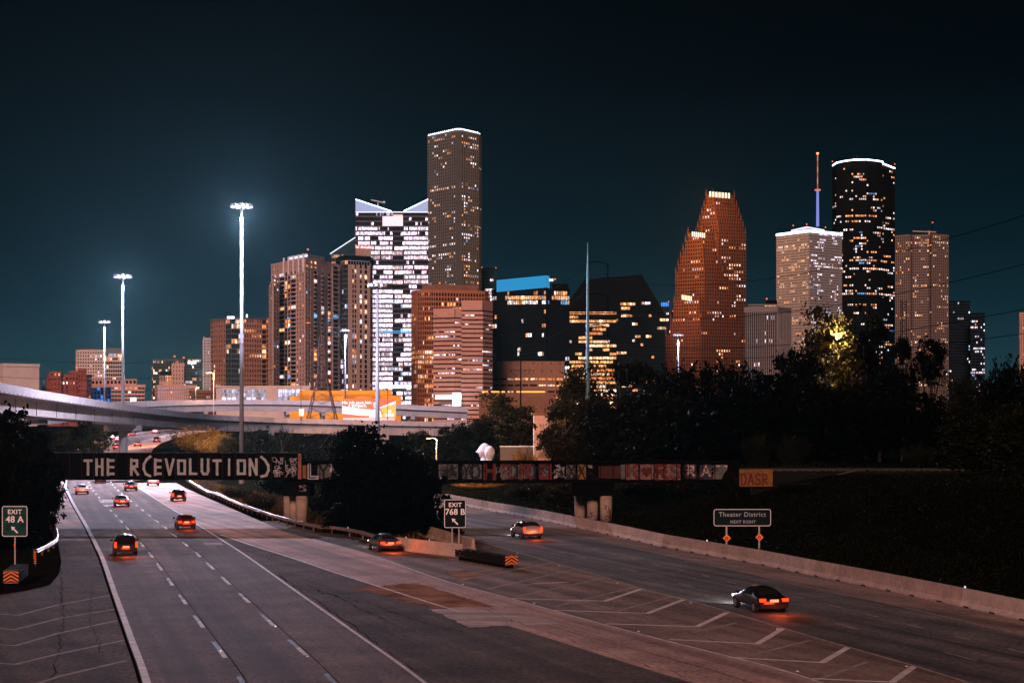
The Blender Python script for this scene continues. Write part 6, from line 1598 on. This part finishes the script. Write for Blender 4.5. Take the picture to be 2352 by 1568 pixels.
wire(W(1345, 800, Yq), W(2480, 748, 135), 2.0, .028, 'lowest overhead wire crossing the right treetops')
wire((xq, Yq, ZW(668, Yq)), W(1000, 752, 560), 5.5, .045, 'pale wire dropping left from the power pole over the striped block')
wire((xq, Yq, ZW(733, Yq)), W(1000, 797, 560), 3.8, .045, 'lower wire dropping left from the power pole')
wire((xq, Yq, ZW(612, Yq)), W(960, 700, 600), 7, .04, 'upper wire dropping left from the power pole toward the orange tower')
for k, (yy, e) in enumerate(((804, 818), (832, 862), (864, 884))):
    wire(W(713, yy + 6, Yp), W(-60, e, 480), 2.5, .05, ('top', 'middle', 'lowest')[k] + ' faint wire running left from the pylon across the low skyline')

# ------------------------------------------------------------------ statues, house, wall
def bust(c, H, rz, label):
    t = thing('statue_head', (c.x, c.y, c.z - .2), label, 'statue'); nu, nv = 44, 32; V, Fc = [], []
    for j in range(nv + 1):
        th = math.pi * j / nv; z = math.cos(th)
        for i in range(nu):
            ph = 2 * math.pi * i / nu; sx, sy = math.cos(ph), math.sin(ph); s = math.sin(th)
            front = max(0, -sy)
            r = 1.0
            taper = 1 - .22 * max(0, -z) ** 1.3
            x_, y_, z_ = .72 * s * sx * taper, .88 * s * sy * (1 - .1 * max(0, -z)), 1.12 * z
            fx = math.exp(-(sx / .20) ** 2) * front
            y_ -= .40 * fx * math.exp(-((z + .08) / .17) ** 2)             # nose
            y_ -= .12 * math.exp(-(sx / .5) ** 2) * front * math.exp(-((z - .22) / .09) ** 2)   # brow
            for sg in (-.3, .3): y_ += .20 * math.exp(-((sx - sg) / .15) ** 2) * front * math.exp(-((z - .08) / .08) ** 2)   # eyes
            y_ -= .07 * math.exp(-(sx / .28) ** 2) * front * math.exp(-((z + .43) / .06) ** 2); y_ -= .13 * math.exp(-(sx / .3) ** 2) * front * math.exp(-((z + .75) / .13) ** 2)
            hair = max(0, min(1, (sy + .35 + .9 * max(0, z - .25)) * 1.6)) if z > -.75 else 0
            bump = 1 + hair * (.15 + .13 * math.sin(9 * ph + 3 * z) * math.sin(8 * z + 2 * ph))
            V.append((x_ * bump, y_ * bump, z_ * (1 + hair * .06)))
    for j in range(nv):
        for i in range(nu): a, b = j * nu + i, j * nu + (i + 1) % nu; Fc.append((a, a + nu, b + nu, b))
    k = H / 2.9; ca, sa = math.cos(rz), math.sin(rz)
    mb = MB(); mb.v = [((x * ca - y * sa) * k + c.x, (x * sa + y * ca) * k + c.y, (z + 1.75) * k + c.z) for x, y, z in V]; mb.f = Fc; mb.m = [0] * len(Fc); mb.c = [(0, 0, 0)] * len(Fc)
    hd = mb.build('head', M['statue'], t, smooth=True)
    prof = [(.95, -.2), (.9, .1), (.55, .42), (.45, .8), (.48, 1.1)]
    MB().tube([(c.x, c.y, c.z + z * k) for _, z in prof], [r * k for r, _ in prof], 18).build('neck', M['statue'], t, smooth=True)
    for s in (-1, 1):
        e = Vector((s * .74, .06, 1.72)); e = Vector(((e.x * ca - e.y * sa) * k + c.x, (e.x * sa + e.y * ca) * k + c.y, e.z * k + c.z))
        MB().tube([e + Vector((0, 0, -.22 * k)), e, e + Vector((0, 0, .2 * k))], [.06 * k, .12 * k, .07 * k], 8).build('ear', M['statue'], hd, smooth=True)
    return t
bust(W(1112, 1063, 300), 45 / F * 300, math.radians(-82), 'white stone bust in profile facing left, rear one of two')
bust(W(1124, 1066, 292), 42 / F * 292, math.radians(-28), 'white stone bust facing half left, front one of two, with wavy hair')
sl = bpy.data.lights.new('added_bust_spot', 'SPOT'); sl.energy = 160; sl.color = (.85, .8, 1.0); sl.spot_size = math.radians(60); sl.shadow_soft_size = .1  # added spot, shapes the busts with light from the left
fx_ = thing('added_floodlight', W(1092, 1072, 284), 'small added floodlight aimed at the white busts', 'floodlight')
c_ = W(1092, 1070, 284); MB().box(c_, (.5, .3, .35)).build('housing', M['galv_dull'], fx_)
slo = bpy.data.objects.new('added_bust_spot', sl); col.objects.link(slo); slo.parent = fx_; slo.location = c_ + Vector((0, 0, .5)) - ORIG[fx_.name]
slo.rotation_euler = (W(1118, 1045, 297) - (c_ + Vector((0, 0, .5)))).to_track_quat('-Z', 'Y').to_euler()
Yh = 266.0
hs = thing('pale_house', (XW(1262, Yh), Yh, 5), 'pale pink clapboard house mostly hidden by leaves', 'house')
x0, x1, z0, z1 = XW(1226, Yh), XW(1300, Yh), ZW(1057, Yh), ZW(952, Yh)
MB().box(((x0 + x1) / 2, Yh + 3, (z0 + z1) / 2), (x1 - x0, 5.9, z1 - z0)).build('wall', M['siding'], hs)
nb = 30; ph = (z1 - z0) / nb; pm = MB()
pm.face(((x0, -.02, 0), (x1, -.02, 0), (x1, .03, ph), (x0, .03, ph))).face(((x0, .05, 0), (x1, .05, 0), (x1, -.02, 0), (x0, -.02, 0)))
pmm = pm.mesh('clapboard', M['siding'])
for k in range(nb):
    o = link_mesh('clapboard', pmm, hs, loc=(0, Yh, z0 + k * ph))
MB().prism([(x0 - .3, Yh - .3), (x1 + .3, Yh - .3), (x1 + .3, Yh + 6.3), (x0 - .3, Yh + 6.3)], [z1] * 4, [z1 + .25, z1 + .9, z1 + .9, z1 + .25]).build('roof', M['brick_brown'], hs)
MB().box((XW(1250, Yh), Yh - .03, ZW(1010, Yh)), (.7, .06, 1.1)).build('window', M['glass_dark'], hs)
wl = thing('low_wall', W(1200, 1062, 275), 'low grey wall with a pale coping left of the pale house', 'wall')
MB().box(W(1190, 1046, 275), (5.4, .3, 2.6)).build('wall', M['concrete_dark'], wl); MB().box(W(1190, 1025, 275) + Vector((0, 0, .02)), (5.6, .4, .12)).build('coping', M['stone_white'], wl)
pk = thing('fallen_plank', W(1945, 1096, 178), 'pale plank lying on the bank below the railway track', 'plank')
q = W(1930, 1097, 178); g0 = gz(q.x, 178); MB().bar((q.x - .3, 178, g0 + .7), (q.x + 1.6, 178.5, g0 + 1.1), .12, .06).build('board', M['tag_grey'], pk)
lt = thing('tree_lamp', (XW(1915, 257), 257, gz(XW(1915, 257), 257)), 'street lamp glowing among the leaves of the tall black tree', 'street lamp')
tl = W(1912, 772, 263); MB().tube([(tl.x, 263, gz(tl.x, 263)), tl], [.12, .08], 8).build('pole', M['metal_dark'], lt)
MB().box(tl, (.5, .3, .16)).build('lamp_head', M['galv_dull'], lt); MB().box(tl + Vector((0, 0, -.1)), (.3, .2, .06)).build('lens', lamp_warm, lt)
for dx, dy, dz, e in ((0, -2.4, -.3, 60000),):
    ld = bpy.data.lights.new('tree_light', 'POINT'); ld.energy = e; ld.color = (1, .80, .36); ld.shadow_soft_size = .15
    lo = bpy.data.objects.new('tree_light', ld); col.objects.link(lo); lo.parent = lt; lo.location = tl + Vector((dx, dy, dz)) - ORIG[lt.name]

# ------------------------------------------------------------------ cars, at rest in their lanes
tail = emit('tail_lamp', (1.0, .035, .004), 3.4); amber = emit('amber_lamp', (1.0, .38, .03), 10); headm = emit('head_lamp', (1, .95, .9), 12)
M['car_glass'] = mat('car_glass', (.01, .012, .014), .06, 0, .1, 1); M['tyre'] = mat('tyre', (.012, .012, .012), .85); M['rim'] = mat('rim', (.35, .35, .36), .35, .8)
M['plate'] = mat('plate', (.6, .6, .6), .5)
def paint(n, c):
    m = mat(n, c, .32, .3, .06, 2, coords='obj'); m.node_tree.nodes['Principled BSDF'].inputs['Coat Weight'].default_value = .6
    return m
PAINTS = {'black': paint('car_black', (.012, .012, .014)), 'silver': paint('car_silver', (.30, .30, .31)), 'grey': paint('car_grey', (.09, .09, .10)), 'white': paint('car_white', (.60, .58, .57)), 'red': paint('car_red', (.20, .012, .012)), 'blue': paint('car_blue', (.02, .04, .10))}
def car_meshes(suv):
    h = 1.68 if suv else 1.44; belt = 1.02 if suv else .92; L = 4.7
    # stations: y along travel (rear = 0), half width, belt height, roof height, roof half width
    ST = [(-.02, .84, .60, .66, .80), (.03, .89, belt - .12, belt - .06, .84), (.35 if suv else .75, .89, belt, belt + (.12 if suv else .03), .78), (.75 if suv else 1.25, .90, belt, h - .06, .64), (1.5 if suv else 1.9, .91, belt, h, .66), (2.5, .91, belt - .01, h - .02, .65), (2.85, .91, belt - .02, h - .10, .64), (3.45, .90, belt - .05, belt + .02, .74), (4.3, .86, .76, .80, .70), (4.62, .76, .60, .64, .62), (L, .66, .5, .54, .55)]
    body, glass = MB(), MB(); rings = []
    for (y, w, b, r, rw) in ST:
        zb_ = .26 if 0 < y < 4.65 else .36
        rings.append([(-w * .95, y, zb_), (-w * 1.02, y, zb_ + (b - zb_) * .55), (-w * .99, y, b), (-rw, y, r + .03), (rw, y, r + .03), (w * .99, y, b), (w * 1.02, y, zb_ + (b - zb_) * .55), (w * .95, y, zb_)])
    for k in range(len(rings) - 1):
        A, B = rings[k], rings[k + 1]
        for i in range(7):
            side_glass = i in (2, 4) and ST[k][3] - ST[k][2] > .1 and ST[k + 1][3] - ST[k + 1][2] > .1
            f = (A[i], A[i + 1], B[i + 1], B[i])
            rear_glass = i == 3 and (k == 2); front_glass = i == 3 and k == 6
            (glass if side_glass or rear_glass or front_glass else body).face(f)
        body.face((A[7], A[0], B[0], B[7]))
    body.face(list(reversed(rings[0]))); body.face(rings[-1])
    return body, glass, belt, h
WHL = MB().tube([(-.1, 0, 0), (.1, 0, 0)], .33, 18).mesh('wheel', M['tyre']); RIM = MB().tube([(-.11, 0, 0), (.11, 0, 0)], .21, 12).mesh('rim', M['rim'])
CM = {}
def car_smooth(suv, body, glass):
    # round the lofted shell, then part it into painted body and glass
    if ('smooth', suv) in CM: return CM['smooth', suv]
    mb = MB(); mb.v = body.v + glass.v; n = len(body.v)
    mb.f = body.f + [tuple(i + n for i in f) for f in glass.f]; mb.m = [0] * len(body.f) + [1] * len(glass.f); mb.c = [(0, 0, 0)] * len(mb.f)
    me = mb.mesh('car_shell', [M['rubber'], M['car_glass']])
    import bmesh
    bm = bmesh.new(); bm.from_mesh(me); bmesh.ops.remove_doubles(bm, verts=bm.verts, dist=1e-4); bm.to_mesh(me); bm.free()
    ob = bpy.data.objects.new('tmp', me); col.objects.link(ob); md = ob.modifiers.new('s', 'SUBSURF'); md.levels = md.render_levels = 2
    bpy.context.view_layer.update()
    ev = bpy.data.meshes.new_from_object(ob.evaluated_get(bpy.context.evaluated_depsgraph_get()))
    bpy.data.objects.remove(ob); V = [tuple(v.co) for v in ev.vertices]; out = []
    for k in (0, 1):
        q = MB(); idx = {}
        for p in ev.polygons:
            if p.material_index == k:
                f = []
                for i in p.vertices:
                    if i not in idx: idx[i] = len(q.v); q.v.append(V[i])
                    f.append(idx[i])
                q.f.append(tuple(f)); q.m.append(0); q.c.append((0, 0, 0))
        out.append(q.mesh('car_body' if k == 0 else 'car_windows', M['car_glass'], smooth=True))
    CM['smooth', suv] = out
    return out
def car(p, d, colour, suv, label, head=True):
    ang = math.atan2(d.y, d.x) - math.pi / 2
    t = thing('car', p, label, 'car', 'cars on the motorway')
    t.rotation_euler = (math.atan2(d.z, math.hypot(d.x, d.y)), 0, ang)
    body, glass, belt, h = car_meshes(suv)
    def part(name, mb, m, par=None, smooth=False):
        key = (name, suv, m.name)
        if key not in CM: CM[key] = mb.mesh(name, m, smooth=smooth)
        o = bpy.data.objects.new(name, CM[key]); col.objects.link(o); o.parent = par or t; return o
    bm_, gm_ = car_smooth(suv, body, glass)
    for nm_, me_, mt_ in (('body', bm_, PAINTS[colour]), ('windows', gm_, M['car_glass'])):
        o = bpy.data.objects.new(nm_, me_); col.objects.link(o); o.parent = t
        o.material_slots[0].link = 'OBJECT'; o.material_slots[0].material = mt_
    part('bumper', MB().box((0, -.03, .44), (1.6, .14, .2)), M['rubber']); part('number_plate', MB().box((0, -.03, .74), (.5, .06, .14)), M['plate'])
    for s in (-1, 1):
        for nm, y in (('wheel', .85), ('wheel', 3.75)):
            o = bpy.data.objects.new('wheel', WHL); col.objects.link(o); o.parent = t; o.location = (s * .80, y, .33)
            r = bpy.data.objects.new('rim', RIM); col.objects.link(r); r.parent = o
        zt_ = belt - .12
        if suv: b_ = MB().box((s * .80, .10, zt_), (.16, .24, .44))
        else: b_ = MB().box((s * .66, .02, zt_ - .03), (.36, .10, .17))
        nm = 'tail_lamp'; key = (nm, suv, s)
        if key not in CM: CM[key] = b_.mesh(nm, tail)
        o = bpy.data.objects.new(nm, CM[key]); col.objects.link(o); o.parent = t
        key = ('head_lamp', suv, s)
        if key not in CM: CM[key] = MB().box((s * .58, 4.55, .66), (.34, .18, .13)).mesh('head_lamp', headm)
        o = bpy.data.objects.new('head_lamp', CM[key]); col.objects.link(o); o.parent = t
        key = ('mirror', suv, s)
        if key not in CM: CM[key] = MB().box((s * 1.0, 3.1, belt + .06), (.2, .1, .15)).mesh('mirror', M['rubber'])
        o = bpy.data.objects.new('mirror', CM[key]); col.objects.link(o); o.parent = t
    ld = bpy.data.lights.new('tail_light', 'POINT'); ld.energy = 130; ld.color = (1, .10, .02); ld.shadow_soft_size = .35
    lo = bpy.data.objects.new('tail_light', ld); col.objects.link(lo); lo.parent = t; lo.location = (0, -.9, .55)
    if not head: return t
    hl = bpy.data.lights.new('head_light', 'SPOT'); hl.energy = 1500; hl.color = (.92, .9, 1); hl.spot_size = math.radians(70); hl.spot_blend = .6; hl.shadow_soft_size = .25
    lo = bpy.data.objects.new('head_light', hl); col.objects.link(lo); lo.parent = t; lo.location = (0, 4.95, .68); lo.rotation_euler = (math.radians(90 - 5), 0, 0)
    return t
def on(path, off, Y):
    p = offs(path, off); k = min(range(len(p)), key=lambda i: abs(p[i].y - Y)); a, b = p[max(k - 1, 0)], p[min(k + 1, len(p) - 1)]
    d = (b - a).normalized(); d = d if d.y > 0 else -d
    return p[k] + Vector((0, 0, .012)), d
for path, off, Y, c, suv, lb in (
    (leftp, 2.0, 143, 'black', True, 'black car with lit tail lamps in the leftmost lane before the bridge shadow'),
    (leftp, 5.7, 222, 'grey', False, 'grey car with lit tail lamps just beyond the bridge, middle lane'),
    (leftp, 9.4, 176, 'red', False, 'dark red car with lit tail lamps under the bridge, third lane'),
    (leftp, 13.6, 236, 'black', True, 'black car with lit tail lamps beyond the bridge, outer lane by the guardrail'),
    (leftp, 2.0, 258, 'white', False, 'white car with lit tail lamps beyond the bridge, leftmost lane'),
    (leftp, 9.4, 272, 'black', False, 'black car with lit tail lamps beyond the bridge, third lane'),
    (leftp, 13.8, 292, 'silver', False, 'silver car with lit tail lamps beyond the bridge, outer lane, farther one'),
    (leftp, 5.8, 304, 'black', True, 'black tall car with lit tail lamps right under the bridge edge, middle lane'),
    (leftp, 13.5, 465, 'grey', False, 'small car with lit tail lamps in the near lane of the far bend'),
    (leftp, 9.6, 445, 'red', False, 'small red car with lit tail lamps at the start of the far bend'),
    (leftp, 2.2, 478, 'white', True, 'small pale car with lit tail lamps at the outside of the far bend'),
    (leftp, 2.2, 520, 'black', False, 'tiny car with lit tail lamps at the outside of the far bend, second one'),
    (leftp, 5.8, 500, 'black', False, 'tiny car with lit tail lamps in the middle of the far bend'),
    (leftp, 5.8, 585, 'silver', True, 'farthest tiny car with lit tail lamps on the bend'),
    (leftp, 2.2, 560, 'grey', False, 'tiny car with lit tail lamps near the far end of the bend'),
    (leftp, 16.4, 500, 'black', True, 'tiny car with lit tail lamps hugging the orange bush on the bend'),
    (exr, -2.4, 146, 'grey', False, 'grey car with lit tail lamps on the exit lane left of the median barrier'),
    (rl, 2.1, 101, 'black', False, 'dark car with lit tail lamps on the right-hand road'),
    (rl, 5.4, 163, 'silver', True, 'silver car with lit tail lamps on the right-hand road beyond the exit sign')):
    p, d = on(path, off, Y); car(p, d, c, suv, lb, Y < 330)

# ------------------------------------------------------------------ haze
hz = MB().prism([(-5990, -195), (5990, -195), (5990, 8990), (-5990, 8990)], -2.5, 345).build('haze', [])
hm = bpy.data.materials.new('haze'); hm.use_nodes = True; nt = hm.node_tree; nt.nodes.clear()
ho = nt.nodes.new('ShaderNodeOutputMaterial'); hv = nt.nodes.new('ShaderNodeVolumePrincipled')
hv.inputs['Color'].default_value = (.45, .92, 1.0, 1); hv.inputs['Density'].default_value = .000015; hv.inputs['Anisotropy'].default_value = .72
nt.links.new(hv.outputs[0], ho.inputs['Volume']); hz.data.materials.append(hm); tag(hz, 'thin night haze over the whole city', 'haze', kind='stuff')
hm.cycles.homogeneous_volume = True
